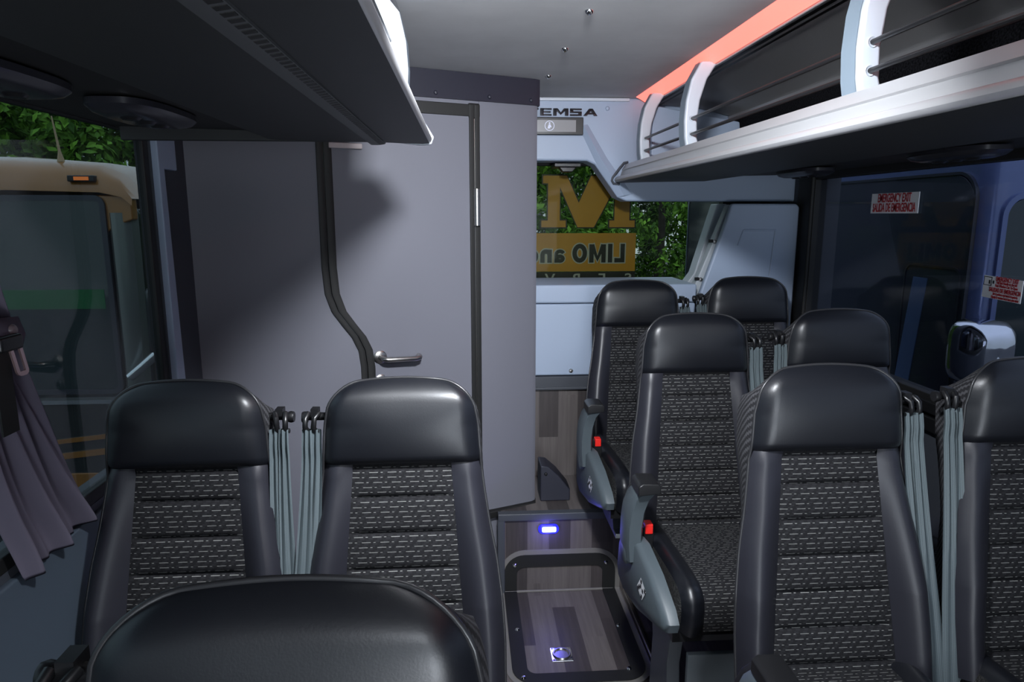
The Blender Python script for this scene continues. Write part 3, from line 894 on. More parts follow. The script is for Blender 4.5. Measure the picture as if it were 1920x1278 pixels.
def seat_meshes():
    P = {}
    cols = [math.sin(x * PI / 2) * 0.45 + x * 0.55 for x in lin(-1, 1, 24)]
    h = MB()
    h.grid([[bp(c * Wd(t), t) for c in cols] for t in THEAD])
    P['headrest'] = (h, M['leather'], True)
    ic = lin(-1, 1, 20)
    g = MB()
    g.grid([[bp(c * Ui(t) * 0.999, t) for c in ic] for t in TBODY], [[(c * Ui(t), t) for c in ic] for t in TBODY])
    P['backrest_insert'] = (g, M['fabric'], True)
    for s in (-1, 1):
        b = MB()
        tl = [t for i, t in enumerate(TBODY) if i % 2 == 0 or t == TBODY[-1]]
        b.grid([[bp(s * (Ui(t) * 1.001 + (Wd(t) - Ui(t) * 1.001) * k), t) for k in lin(0, 1, 9)] for t in tl])
        P['bolster' + ('' if s < 0 else '_')] = (b, M['bolster'], True)
    # outline loop, left bottom -> top -> right bottom
    tl = [TT + 0.04] + [t for t in lin(TT, .06, 24)] + [.047, .036, .026, .017, .010, .005, .0015]
    loop = [(-Wd(t), t) for t in tl] + [(c * Wd(0), 0.0) for c in lin(-1, 1, 12)] + [(Wd(t), t) for t in reversed(tl)]
    pts = [Vector(bp(a, t)) for a, t in loop]
    P['piping'] = (MB().tube([p + NF * 0.001 for p in pts], 0.0036, 7), M['piping'], True)
    sd = MB()
    rows = []
    for (a, t), p in zip(loop, pts):
        f = Vector((a, 0, 0)).normalized() if a else Vector((0, 0, 0))
        q0 = Vector(bp(a, t, 0, True)) - UP * (0.05 * max(0, 1 - t / 0.07))
        tp_ = 0.040 * max(0, min(1, (t - 0.2) / 0.22))
        puff = Vector((math.copysign(0.006, a) if t > 0.002 else 0, 0, 0))
        tpv = Vector((-math.copysign(tp_, a), 0, 0))
        rows.append([p, p - NF * 0.025 + puff + tpv * .35 - UP * (0.013 * max(0, 1 - t / 0.07)), p - NF * 0.055 + puff + tpv * .75 - UP * (0.030 * max(0, 1 - t / 0.07)), q0 - NF * 0.082 + tpv])
    sd.grid(rows)
    P['side_panel'] = (sd, M['sidefab'], True)
    bk = MB()
    bk.grid([[Vector(bp(c * Wd(t), t, 0, True)) - Vector((c * 0.040 * max(0, min(1, (t - 0.2) / 0.22)), 0, 0)) - NF * 0.082 - UP * (0.05 * max(0, 1 - t / 0.07)) for c in lin(-1, 1, 12)] for t in THEAD + TBODY[::3] + [TBODY[-1]]])
    P['back_shell'] = (bk, M['bolster'], True)
    # cushion
    path = [(0.03, .612), (-0.05, .618), (-0.12, .622), (-0.20, .626), (-0.28, .630), (-0.35, .632), (-0.40, .630), (-0.435, .620), (-0.455, .600), (-0.462, .57), (-0.460, .53), (-0.45, .495)]
    fine = []
    for i in range(len(path) - 1):
        for k in range(4):
            fine.append(tuple(path[i][j] + (path[i + 1][j] - path[i][j]) * k / 4 for j in (0, 1)))
    fine.append(path[-1])
    def cp(a, i):
        y, z = fine[i]
        d = Vector(fine[min(i + 1, len(fine) - 1)]) - Vector(fine[max(i - 1, 0)])
        d.normalize()
        nx = Vector((d.y, -d.x))
        if nx.y < 0 and y > -0.4: nx = -nx
        if y <= -0.4 and nx.x > 0: nx = -nx
        e = max(0, 0.206 - abs(a))
        b = -0.018 * (1 - min(1, e / 0.03)) ** 2
        if abs(a) > 0.14:
            b += 0.016 * math.sin(PI * min(1, (abs(a) - .14) / 0.066 * .85))
        else:
            b += -0.003
        return (a, y + nx.x * b, z + nx.y * b)
    L = [0]
    for p, q in zip(fine, fine[1:]):
        L.append(L[-1] + math.hypot(p[0] - q[0], p[1] - q[1]))
    ci = MB().grid([[cp(c * 0.14, i) for c in lin(-1, 1, 10)] for i in range(len(fine))], [[(c * 0.14, 2 + L[i]) for c in lin(-1, 1, 10)] for i in range(len(fine))])
    P['cushion_insert'] = (ci, M['fabric'], True)
    for s in (-1, 1):
        cb = MB()
        cb.grid([[cp(s * (0.14 + 0.066 * k), i) for k in lin(0, 1, 8)] for i in range(len(fine))])
        P['cushion_bolster' + ('' if s < 0 else '_')] = (cb, M['leather'], True)
    for s in (-1, 1):
        cs = MB()
        edge = [cp(s * 0.206, i) for i in range(len(fine))]
        rows = [edge, [(s * 0.232, p[1] + (0 if p[1] > -.4 else .010), .488 + (p[2] - .488) * 0.62) for p in edge], [(s * 0.236, p[1] + (0 if p[1] > -.4 else .012), .488 + (p[2] - .488) * 0.3) for p in edge], [(s * 0.228, min(0.03, p[1] + 0.01), .488) for p in edge]]
        cs.grid(rows)
        P['cushion_side' + ('' if s < 0 else '_')] = (cs, M['net'], True)
    P['seat_pan'] = (MB().box(-0.225, 0.225, -0.44, 0.06, 0.462, 0.496), M['black'], False)
    return P

def belt_parts(side):
    """belt guide at the shoulder and the two hanging strands; side = -1 left, +1 right"""
    t0 = 0.098
    q = Vector(bp(side * Wd(t0), t0, -0.035))
    x = q.x
    g = MB()
    g.tube([(x - side * 0.01, q.y, q.z + .008), (x + side * 0.055, q.y, q.z + .008)], 0.010, 10)
    g.tube([(x + side * 0.020, q.y - 0.012, q.z + 0.020), (x + side * 0.028, q.y - 0.032, q.z + 0.012), (x + side * 0.030, q.y - 0.036, q.z - 0.010), (x + side * 0.028, q.y - 0.022, q.z - 0.026)], 0.0068, 8)
    g.tube([(x + side * 0.046, q.y - 0.012, q.z + 0.020), (x + side * 0.050, q.y - 0.032, q.z + 0.010), (x + side * 0.050, q.y - 0.036, q.z - 0.010), (x + side * 0.046, q.y - 0.022, q.z - 0.026)], 0.0068, 8)
    g.tube([(x + side * 0.018, q.y - 0.026, q.z - 0.022), (x + side * 0.058, q.y - 0.026, q.z - 0.022)], 0.006, 8)
    g.lathe([(0.0, 0.0), (0.013, 0.0), (0.015, 0.006), (0.013, 0.014), (0.0, 0.014)], (x + side * (0.050 if side > 0 else 0.064), q.y, q.z + 0.006), 'x', 14)
    g.box(*sorted((x + side * 0.022, x + side * 0.040)), q.y - 0.016, q.y + 0.012, q.z + 0.012, q.z + 0.030)
    res = {'belt_guide': (g, M['black'], True)}
    st = MB()
    # (x top, x bottom, width top, width bottom, forward offset)
    for xt, xb, w0, w1, fo in ((x + side * 0.024, side * 0.238, 0.026, 0.047, 0.0), (x + side * 0.046, side * 0.256, 0.024, 0.044, 0.006)):
        rows, uvs = [], []
        N = 22
        for i in range(N + 1):
            k = i / N
            ss = k * k * (3 - 2 * k)
            cx = xt + (xb - xt) * ss
            t = t0 + 0.025 + (TT + 0.14 - t0 - 0.025) * k
            wd = w0 + (w1 - w0) * min(1, k * 1.6)
            c = BASE + UP * (TT - t) + NF * (-0.012 + 0.022 * k + fo)
            if k < 0.06:
                c = c + Vector((0, -0.006, 0))
            row, uvr = [], []
            for j in range(9):
                u = j / 8 - 0.5
                z = (0.0050 * (1 - k) + 0.0010) * math.cos(j * PI * 0.5 + k * 2.0 + fo * 200) + 0.004 * math.sin(k * 5 + fo * 300) * u
                row.append((cx + u * wd, c.y - z, c.z))
                uvr.append((u * 2 * w1 / 0.046, k * 0.6))
            rows.append(row)
            uvs.append(uvr)
        st.grid(rows, uvs)
    res['belt'] = (st, M['web'], True)
    return res

def armrest_parts(s):
    X = 0.272 * s
    out = {}
    shell = [(.02, .50), (.0, .60), (-.03, .655), (-.16, .685), (-.22, .690), (-.35, .655), (-.455, .605), (-.485, .575), (-.475, .545), (-.42, .525), (-.25, .475), (-.08, .455), (0, .468)]
    m = MB()
    n = len(shell)
    cx = sum(p[0] for p in shell) / n; cz = sum(p[1] for p in shell) / n
    def ins(k): return [(cx + (p[0] - cx) * k, cz + (p[1] - cz) * k) for p in shell]
    inw = lambda y: max(0, -y - 0.12) * 0.07
    rows = []
    for k, dx in ((1.0, -0.026), (1.0, 0.0), (0.97, 0.012), (0.88, 0.020)):
        rows.append([(X + s * (dx - inw(p[0])), p[0], p[1]) for p in ins(k)])
    m.grid(rows, close=True)
    m.f.append(tuple(range(n)))
    m.f.append(tuple(range(4 * n - 1, 3 * n - 1, -1)))
    out['armrest_shell'] = (m, M['armgrey'], True)
    # upright arm
    a = MB()
    pathA = [(-.150, .618, .0), (-.155, .68, .006), (-.165, .74, .008), (-.175, .80, .004), (-.188, .845, -.006), (-.205, .872, -.020)]
    rows = []
    for (y, z, dx) in pathA:
        hw = 0.027; hy = 0.052
        c = X + s * (dx + 0.006)
        rows.append([(c - hw, y - hy * .7, z), (c - hw * .7, y - hy, z), (c + hw * .7, y - hy, z), (c + hw, y - hy * .7, z), (c + hw, y + hy * .8, z), (c + hw * .6, y + hy, z), (c - hw * .6, y + hy, z), (c - hw, y + hy * .8, z)])
    a.grid(rows, close=True)
    a.f.append(tuple(range(8)))
    a.f.append(tuple(range(len(a.v) - 1, len(a.v) - 9, -1)))
    a.lathe([(0.0, 0.0), (0.038, 0.0), (0.046, -s * 0.006), (0.046, -s * 0.03)], (X + s * 0.036, -.145, .635), 'x', 22)
    out['armrest_upright'] = (a, M['armgrey'], True)
    p = MB()
    xo, xi = X + s * 0.020, X - s * 0.050
    cap = [(xo, .868), (xi, .874), (xi, .898), (xi + s * .008, .906), (xo - s * .014, .908), (xo, .898)]
    p.prism(cap, 'y', -.262, -.165)
    out['armrest_pad'] = (p, M['black'], 'bevel')
    pb = MB()
    rows = []
    for (y, z, dx) in pathA:
        c = X + s * (dx + 0.006)
        rows.append([(c - .024, y + .040, z), (c + .024, y + .040, z), (c + .021, y + .066, z), (c - .021, y + .066, z)])
    pb.grid(rows, close=True)
    pb.f.append((0, 1, 2, 3)); pb.f.append(tuple(range(len(pb.v) - 1, len(pb.v) - 5, -1)))
    out['armrest_padding'] = (pb, M['black'], 'bevel')
    lb = MB()
    lx = X + s * 0.0215
    lX = lambda y: lx - s * inw(y)
    lb.add([(lX(-.335), -.335, .590), (lX(-.285), -.285, .612), (lX(-.250), -.250, .565), (lX(-.300), -.300, .543)], [(0, 1, 2, 3)])
    out['lever_sticker'] = (lb, M['sticker'], False)
    mk = MB()
    for (y, z) in ((-.325, .588), (-.290, .601), (-.305, .577), (-.285, .583), (-.272, .574), (-.296, .555), (-.262, .565)):
        xm = lX(y)
        mk.box(*sorted((xm - s * .001, xm + s * 0.0014)), y - .006, y + .006, z - .005, z + .005)
    out['lever_marking'] = (mk, M['ink'], False)
    bk = MB()
    xb = 0.224 * s
    bk.box(xb - .016, xb + .016, -.150, -.110, .640, .712)
    out['buckle_housing'] = (bk, M['black'], 'bevel')
    rb = MB().box(xb - .013, xb + .013, -.156, -.118, .690, .724)
    out['buckle_button'] = (rb, M['red'], 'bevel')
    return out

SM = {}
for nm, (mb, m, sm) in seat_meshes().items():
    SM[nm.rstrip('_') + ('_' if nm.endswith('_') else '')] = mb.build(nm.rstrip('_'), m, None, smooth=sm, angle=60)
BELT = {}
for s in (-1, 1):
    BELT[s] = [mb.build(nm, m, None, smooth=True, angle=50) for nm, (mb, m, sm) in belt_parts(s).items()]
ARM = {}
for s in (-1,):
    ARM[s] = [mb.build(nm, m, None, smooth=(sm is True), angle=40, bevel=(0.003 if sm == 'bevel' else 0)) for nm, (mb, m, sm) in armrest_parts(s).items()]
protos = list(SM.values()) + BELT[-1] + BELT[1] + ARM[-1]

def seat(x, y, dz, floor, belt, arm, label, adz=-0.03):
    r = empty('coach_seat', (x, y, floor))
    tag(r, label, 'seat', 'coach seats')
    off = dz - floor
    for o in list(SM.values()) + BELT[belt] + (ARM[arm] if arm else []):
        c = o.copy()
        COL.objects.link(c)
        c.parent = r
        c.location = (0, 0, off + (adz if o in ARM.get(arm, []) else 0))
    zt = 0.465 + off
    for s in (-1, 1):
        lg = MB()
        lx = s * 0.155
        lg.prism([(-.30, zt), (-.02, zt), (-.08, zt * .55), (-.06, .02), (-.02, .02), (-.02, 0.0), (-.33, 0.0), (-.33, .02), (-.28, .02), (-.25, zt * .55)], 'x', lx - 0.022, lx + 0.022)
        lg.build('leg', M['legmetal'], r, bevel=0.004)
    MB().box(-.132, .132, -.320, -.300, .04, max(.06, zt - 0.135)).build('pedestal_plate', M['pedestal'], r, bevel=0.003)
    MB().box(-.19, .19, -.34, -.02, zt - 0.03, zt + 0.002).build('seat_frame', M['legmetal'], r, bevel=0.004)
    return r
G = math.sin(LEAN) * TT + 0.0
def hy(Y): return Y - 0.125
seat(-0.175, hy(0.593), 0.008, 0.0, -1, None, 'black leather seat whose headrest fills the bottom foreground')
seat(-0.162, hy(1.63), -0.041, 0.0, -1, None, 'left aisle seat in front of the lavatory door, behind the foreground seat')
seat(-0.682, hy(1.64), -0.042, 0.0, 1, None, 'left window seat beside the gathered curtain')
seat(0.893, hy(1.57), -0.010, 0.0, 1, -1, 'large nearest seat on the right of the aisle, full fabric back in view', -0.125)
seat(1.435, hy(1.57), 0.0, 0.0, -1, None, 'right window seat cut off by the photo edge below the chrome mirror')
seat(0.813, hy(2.33), 0.010, 0.0, 1, -1, 'middle row aisle seat on the right with its red buckle and cushion showing')
seat(1.342, hy(2.33), 0.020, 0.0, -1, None, 'middle row window seat on the right, mostly its headrest showing')
seat(0.782, hy(3.05), 0.060, ZP, 1, -1, 'rearmost aisle seat on the raised floor against the wood panelled back wall')
seat(1.300, hy(3.05), 0.072, ZP, -1, None, 'rearmost window seat in front of the blue grey corner moulding')
for o in protos:
    bpy.data.objects.remove(o)

# ================================================================== luggage racks
def rack(side, x_mid, dz, y0, y1, brackets, label, endcap):
    """side = +1 right rack (outer wall at +x), -1 left rack, mirrored about x_mid"""
    r = empty('luggage_rack', (0, 0, 0))
    tag(r, label, 'luggage rack')
    def X(x): return x if side > 0 else 2 * x_mid - x
    def ext(name, prof, m, a=y0, b=y1, sm=True, ang=40, par=None):
        mb = MB()
        pr_ = [(X(p[0]), p[1] + dz) for p in prof]
        mb.prism(pr_, 'y', a, b)
        return mb.build(name, m, par or r, smooth=sm, angle=ang)
    wall = 1.67 if side > 0 else 2 * x_mid + 0.96
    # front rail: upper band, groove, lower bead
    ext('rail', [(.805, 1.936), (.797, 1.944), (.789, 1.943), (.769, 1.915), (.773, 1.911), (.769, 1.906), (.762, 1.885), (.752, 1.8835), (.743, 1.880), (.736, 1.874), (.733, 1.866), (.736, 1.859), (.742, 1.855), (.765, 1.857), (.83, 1.862), (.83, 1.935)], M['rail'], ang=40)
    ext('shelf', [(.80, 1.925), (1.36, 1.935), (1.36, 1.905), (.80, 1.90)], M['carpet'])
    ext('carpet_back', [(1.30, 1.93), (1.30, 2.165), (1.33, 2.165), (1.33, 1.93)], M['carpet'])
    ext('lining_panel', [(.965, 2.222), (1.15, 2.205), (1.30, 2.172), (1.33, 2.16), (1.345, 2.19), (1.15, 2.24), (.965, 2.24)], M['rackpanel'])
    ext('lining_seam', [(1.285, 2.168), (1.30, 2.150), (1.305, 2.150), (1.31, 2.172)], M['rail'])
    for xa, m_ in ((.905, 'rail'), (.918, 'black'), (.930, 'rackpanel'), (.940, 'black'), (.952, 'rackpanel')):
        ext('roof_groove', [(xa, 2.226 - (xa - .9) * .12), (xa + .011, 2.225 - (xa - .9) * .12), (xa + .011, 2.245), (xa, 2.245)], M[m_])
    # underside and lamp channel near the window
    ext('underside', [(.741, 1.8545), (.765, 1.860), (.80, 1.900), (1.20, 1.900), (1.20, 1.868), (1.185, 1.862), (.88, 1.8565), (.76, 1.8525)], M['under'])
    ext('lamp_channel', [(1.20, 1.885), (1.20, 1.93), (wall, 1.93), (wall, 1.895)], M['blackmat'])
    if side < 0:
        # perforated strip under the left rack
        vs = ext('vent_strip', [(.865, 1.861), (.865, 1.8525), (.885, 1.849), (.905, 1.849), (.905, 1.861)], M['vent'])
        n = int((y1 - max(y0, 0.3)) / 0.022)
        hb = MB()
        for k in range(n):
            yy = max(y0, 0.3) + 0.02 + k * 0.022
            hb.prism([(X(.8665), 1.8515 + dz), (X(.881), 1.849 + dz), (X(.881), 1.853 + dz), (X(.8665), 1.855 + dz)], 'y', yy, yy + 0.013)
        hb.build('vent_slots', M['blackmat'], vs)
    # red light above the rack
    for yb, th in brackets:
        bk = MB()
        front = [(.838, 2.232), (.805, 2.17), (.790, 2.10), (.786, 2.03), (.790, 1.97), (.798, 1.930)]
        wid = [.062, .056, .050, .046, .045, .048]
        if side < 0: wid = [x * 1.9 for x in wid]
        if side < 0: front = [(.838, 2.255)] + front[1:]
        poly = front + [(f[0] + w_, f[1]) for f, w_ in reversed(list(zip(front, wid)))]
        bk.prism([(X(p[0]), p[1] + (dz if p[1] < 2.2 else 0)) for p in poly], 'y', yb, yb + th)
        b_o = bk.build('bracket', M['white'], r, bevel=0.008, seg=3)
        sk = MB()
        rows = []
        for (fx, fz) in front:
            rows.append([(X(fx - .0015), yb + 0.012, fz + dz), (X(fx - .0015), yb + th - 0.004, fz + dz)])
        sk.grid(rows)
        sk.build('edge_strip', M['bracket_edge'], b_o, smooth=True)
        for zz in ((2.037, 1.983) if side > 0 else (2.098, 2.040)):
            MB().lathe([(0.0065, 0.0), (0.0105, -0.002), (0.0105, 0.003)], (X(.812 + (0 if side > 0 else .02)), yb, zz + dz), 'y', 16).build('grommet', M['white'], b_o, smooth=True)
    for i, (yb, th) in enumerate(brackets):
        lo_ = (brackets[i - 1][0] + brackets[i - 1][1]) if i > 0 else y0
        for zz in ((2.037, 1.983) if side > 0 else (2.098, 2.040)):
            MB().cyl((X(.812 + (0 if side > 0 else .02)), lo_, zz + dz), (0, 1, 0), 0.0055, yb - lo_ + 0.002, 10).build('rod', M['black'], r, smooth=True)
    return r, X
rk, XR = rack(1, 0, 0.0, -1.5, 3.40, ((0.29, .07), (1.39, .07), (2.49, .07), (3.13, .06)), 'long luggage rack along the right side with white brackets and dark rods', False)
# end moulding visible inside the right rack
MB().prism([(.86, 1.93), (1.29, 1.93), (1.27, 2.12), (.86, 2.19)], 'y', 3.20, 3.23).build('end_panel', M['trim'], rk, bevel=0.006)
em = MB().tube([(.80, 3.40, 1.952), (.780, 3.40, 1.948), (.760, 3.40, 1.925), (.740, 3.40, 1.897), (.726, 3.40, 1.880), (.722, 3.40, 1.864), (.730, 3.40, 1.850), (.76, 3.40, 1.846)], 0.006, 8)
em.build('end_gasket', M['slate'], rk, smooth=True)
lk, XL = rack(-1, 0.321, 0.045, -1.5, 2.03, ((0.9, .06), (1.90, .05)), 'dark luggage rack overhead on the left seen from below', True)
ec = MB().prism([(XL(p[0]), p[1] + 0.045) for p in [(.80, 1.935), (.776, 1.946), (.748, 1.905), (.728, 1.872), (.735, 1.852), (.765, 1.849), (.83, 1.856), (.83, 1.935)]], 'y', 2.028, 2.045)
ec.build('end_cap', M['white'], lk, bevel=0.003)
MB().box(-0.95, -0.245, 2.028, 2.046, 1.903, 2.245).box(-0.245, -0.17, 2.028, 2.046, 1.903, 1.97).build('end_board', M['under'], lk, bevel=0.004)
# red strip lamps
ls = MB().prism([(.826, 2.2545), (.850, 2.243), (.872, 2.230), (.884, 2.222), (.897, 2.240), (.88, 2.2545)], 'y', -1.4, 3.39).build('strip_lamp', M['led'], smooth=True, angle=40)
tag(ls, 'glowing red strip lamp along the ceiling above the right luggage rack', 'lamp')
MB().box(.8885, .9035, -1.4, 3.39, 2.216, 2.25).build('side_trim', M['rail'], ls, bevel=0.003)

# reading lamp pods below the racks
def pod(x, y, z, sx2, label):
    r = empty('reading_lamp_unit', (x, y, z))
    tag(r, label, 'reading lamp', 'reading lamp units under the racks')
    rows = []
    for k, h in ((1.0, 0.006), (1.0, -0.006), (0.9, -0.016), (0.72, -0.022)):
        rows.append([(0.075 * k * math.copysign(abs(math.cos(a)) ** .6, math.cos(a)), 0.17 * k * math.copysign(abs(math.sin(a)) ** .75, math.sin(a)), h) for a in [2 * PI * i / 36 for i in range(36)]])
    m = MB().grid(rows, close=True)
    m.f.append(tuple(range(3 * 36, 4 * 36)))
    m.build('housing', mat('glossy_slate_plastic', (0.02, 0.02, 0.026), 0.25), r, smooth=True)
    for yy in (-0.07, 0.0, 0.07):
        MB().lathe([(0.0, -0.028), (0.016, -0.027), (0.022, -0.021)], (0, yy, 0), 'z', 16).build('nozzle', M['black'], r, smooth=True)
    return r
pod(1.42, 1.95, 1.877, 1, 'dark reading lamp pod under the right rack above the emergency exit sticker')
pod(1.42, 2.85, 1.877, 1, 'dark reading lamp pod under the right rack near the rear window pillar')
pod(-0.70, 1.62, 1.922, 1, 'dark reading lamp pod under the left rack above the parked gold bus')
pod(-0.76, 1.20, 1.922, 1, 'dark reading lamp pod under the left rack at the left photo edge')

# ================================================================== curtain
cu = empty('window_curtain', (-0.93, 1.42, 0.965))
tag(cu, 'mauve grey curtain gathered with a buttoned strap at the left window', 'curtain')
CR = [(1.90, 1.06, 1.345), (1.80, 1.09, 1.35), (1.70, 1.12, 1.365), (1.60, 1.18, 1.392), (1.53, 1.25, 1.415), (1.475, 1.29, 1.435), (1.43, 1.30, 1.45), (1.36, 1.315, 1.475), (1.25, 1.33, 1.53), (1.15, 1.345, 1.575), (1.05, 1.37, 1.625), (0.985, 1.395, 1.668), (0.94, 1.415, 1.69)]
rows = []
for i, (z, a, b2) in enumerate(CR):
    row = []
    for j in range(41):
        u = j / 40
        amp = 0.022 + 0.012 * math.sin(z * 4)
        x = amp * math.sin(u * 15 + 1.1 * math.sin(z * 3.0)) + 0.012 * math.sin(u * 33 + z * 4)
        zz = z - (0.028 * (1 - u) if i == len(CR) - 1 else 0)
        row.append((x, a + (b2 - a) * u - 1.45, zz - 0.94))
    rows.append(row)
# back layer makes the cloth a few mm thick
cm_ = MB().grid(rows)
co = cm_.build('cloth', M['curtain'], cu, smooth=True, angle=70)
sd_ = co.modifiers.new('solid', 'SOLIDIFY'); sd_.thickness = 0.003
ss_ = co.modifiers.new('sub', 'SUBSURF'); ss_.levels = 1; ss_.render_levels = 1
st = MB()
srow = []
for i in range(13):
    k = i / 12
    srow.append([(0.036 - 0.0 * k + 0.012 * math.sin(k * PI), -0.20 + 0.195 * k, 0.555 - 0.02 * k), (0.046 + 0.012 * math.sin(k * PI), -0.20 + 0.195 * k, 0.52 - 0.02 * k), (0.036 + 0.012 * math.sin(k * PI), -0.20 + 0.195 * k, 0.475 - 0.005 * k)])
so = st.grid(srow).build('tieback_strap', M['curtain'], cu, smooth=True, angle=70)
s2 = so.modifiers.new('solid', 'SOLIDIFY'); s2.thickness = 0.004
MB().lathe([(0.0, 0.007), (0.008, 0.006), (0.011, 0.003), (0.012, 0.0)], (0.053, -0.055, 0.515), 'x', 16).build('button', mat('mauve_button', (0.16, 0.12, 0.13), 0.3), so, smooth=True)
# belt tongue hanging at the curtain
bt = empty('seat_belt_tongue', (-0.868, 1.355, 1.425))
tag(bt, 'metal seat belt tongue hanging just below the curtain strap', 'belt tongue')
o_, i_ = outline_pair(-0.018, 0.018, -0.034, 0.034, 0.012, 0.009)
tg = MB()
tg.grid([[(0.0, p[0] + 0.25 * -p[1], p[1]), (0.004, p[0] + 0.25 * -p[1], p[1]), (0.004, q[0] + 0.25 * -q[1], q[1]), (0.0, q[0] + 0.25 * -q[1], q[1])] for p, q in zip(o_ + o_[:1], i_ + i_[:1])])
tg.build('metal_plate', mat('pinkish_steel', (0.6, 0.42, 0.42), 0.25, metal=0.8), bt)
MB().box(-0.012, 0.010, -0.055, 0.012, 0.02, 0.05).build('tongue_cover', M['black'], bt, bevel=0.006)
MB().box(-0.012, -0.008, -0.055, -0.008, -0.14, 0.04).build('belt_end', M['blackmat'], bt)

# ================================================================== stickers on the right window
def sticker(y, z, w_, h_, tilt, label):
    r = empty('window_sticker', (1.680, y, z))
    r.rotation_euler = (tilt, 0, 0)
    tag(r, label, 'sticker')
    MB().box(-0.001, 0.0015, -w_ / 2, w_ / 2, -h_ / 2, h_ / 2).build('backing', M['sticker'], r)
    return r
XA, YA = (0, -1, 0), (0, 0, 1)
s1 = sticker(2.626, 1.744, 0.300, 0.079, 0.0, 'white sticker with red EMERGENCY EXIT and SALIDA DE EMERGENCIA lettering')
text('lettering', 'EMERGENCY EXIT', M['redink'], s1, (-0.002, 0, 0.019), XA, YA, 0.047, 0.0004, 0.56, 0.0007)
text('lettering', 'SALIDA DE EMERGENCIA', M['redink'], s1, (-0.002, 0, -0.0185), XA, YA, 0.047, 0.0004, 0.52, 0.0007)
s2 = sticker(2.03, 1.470, 0.158, 0.070, 0.03, 'white instruction sticker with small drawing and red text by the chrome mirror')
text('lettering', 'EMERGENCY EXIT', M['redink'], s2, (-0.002, -0.018, 0.029), XA, YA, 0.019, 0.0004, 0.60, 0.00045)
text('lettering', 'Pull Red Handle to the left', M['redink'], s2, (-0.002, -0.018, 0.0175), XA, YA, 0.0125, 0.0004, 0.62, 0.00025)
text('lettering', 'Push Window Out To Open', M['redink'], s2, (-0.002, -0.018, 0.0075), XA, YA, 0.0125, 0.0004, 0.62, 0.00025)
text('lettering', 'SALIDAS DE EMERGENCIA', M['redink'], s2, (-0.002, -0.014, -0.007), XA, YA, 0.019, 0.0004, 0.58, 0.00045)
text('lettering', 'Jale la palanca roja hacia la izquierda', M['redink'], s2, (-0.002, -0.018, -0.019), XA, YA, 0.0115, 0.0004, 0.60, 0.00025)
text('lettering', 'Empuje la ventana hacia fuera para abrir', M['redink'], s2, (-0.002, -0.018, -0.029), XA, YA, 0.0115, 0.0004, 0.60, 0.00025)
ic_ = MB()
for (a0, a1, b0, b1) in ((.044, .078, .030, .032), (.044, .078, .004, .006), (.044, .046, .004, .032), (.076, .078, .004, .032), (.050, .056, .010, .022), (.034, .040, .012, .022)):
    ic_.box(-0.0018, -0.001, a0, a1, b0, b1)
ic_.build('handle_drawing', M['ink'], s2)

# ================================================================== outside
struct(MB().box(-30, 30, -15, 40, -1.05, -0.95).build('ground', M['asphalt']))

# gold topped minibus seen through the left window
gb = empty('gold_minibus', (-3.2, 4.2, -0.95))
tag(gb, 'gold and black minibus parked outside the left window', 'bus')
MB().box(-1.2, 1.25, 0.0, 7.0, 0.35, 2.76).build('body', M['busblack'], gb, bevel=0.14, seg=5)
rf = MB()
rp0 = [(-1.215, 2.74), (-1.215, 2.84), (-1.10, 2.95), (-0.6, 2.99), (0.6, 2.99), (1.10, 2.955), (1.22, 2.88), (1.275, 2.74)]
rows = []
for (yy, k, dzz) in ((-0.03, 1.0, None), (-0.02, 1.0, -.11), (0.05, 0.97, -.04), (0.22, 0.96, 0.0), (7.0, 0.96, 0.0)):
    row = []
    for (x, z) in rp0:
        zz = z if dzz is None else z + dzz * max(0, (z - 2.74) / .25)
        if dzz is None: zz = 2.70 if z < 2.75 else 2.70 + (z - 2.74) * 0.35
        row.append((x * (1.0 if z < 2.75 else k), yy, zz))
    rows.append(row)
rf.grid(rows)
rfo = rf.build('roof', M['buswhite'], gb, smooth=True, angle=70)
# gold sweep on the front corner
MB().prism([(1.06, 2.76), (1.265, 2.76), (1.265, 2.62), (1.16, 2.58), (1.09, 2.53), (1.06, 2.50)], 'y', -0.012, 0.06).build('corner_sweep', M['buswhite'], gb, bevel=0.01)
ws = MB().prism(rrect(-1.12, 1.10, 1.60, 2.74, 0.05), 'y', -0.022, -0.004).build('windscreen', M['busglass'], gb, bevel=0.004)
cpil = MB()
rows = []
for (z, k) in ((2.66, 1.0), (2.2, .95), (1.9, .85), (1.62, .7)):
    rows.append([(1.135, -.012, z), (1.15, -.030, z), (1.19, -.024, z), (1.19 + .055 * k, .012, z), (1.20 + .06 * k, .07, z)])
cpil.grid(rows).build('corner_pillar', mat('silver_grey_pillar', (0.20, 0.215, 0.20), 0.25, metal=0.5), gb, smooth=True)
sf = MB()
oo, ii = outline_pair(-1.14, 1.12, 1.58, 2.76, 0.06, 0.03)
sf.grid([[(p[0], -0.012, p[1]), (p[0], -0.028, p[1]), (q[0], -0.028, q[1]), (q[0], -0.012, q[1])] for p, q in zip(oo + oo[:1], ii + ii[:1])])
sf.build('windscreen_seal', M['vanseal'], gb)
MB().box(-1.08, 1.065, -0.0245, -0.021, 2.10, 2.215).build('sun_strip', M['green'], gb)
MB().tube([(0.5, -0.03, 1.62), (0.1, -0.035, 1.80), (-0.1, -0.03, 1.86)], 0.008, 6).build('wiper', M['black'], gb)
MB().box(-1.1, 1.1, -0.035, -0.0, 1.52, 1.545).build('chrome_strip', M['chrome'], gb)
lg_ = MB()
for (z0, z1) in ((1.05, 1.08), (1.15, 1.17)):
    lg_.prism([(-0.4, z0), (1.15, z0 + 0.16), (1.15, z1 + 0.17), (-0.4, z1)], 'y', -0.012, 0.005)
lg_.build('gold_stripe', M['buswhite'], gb)
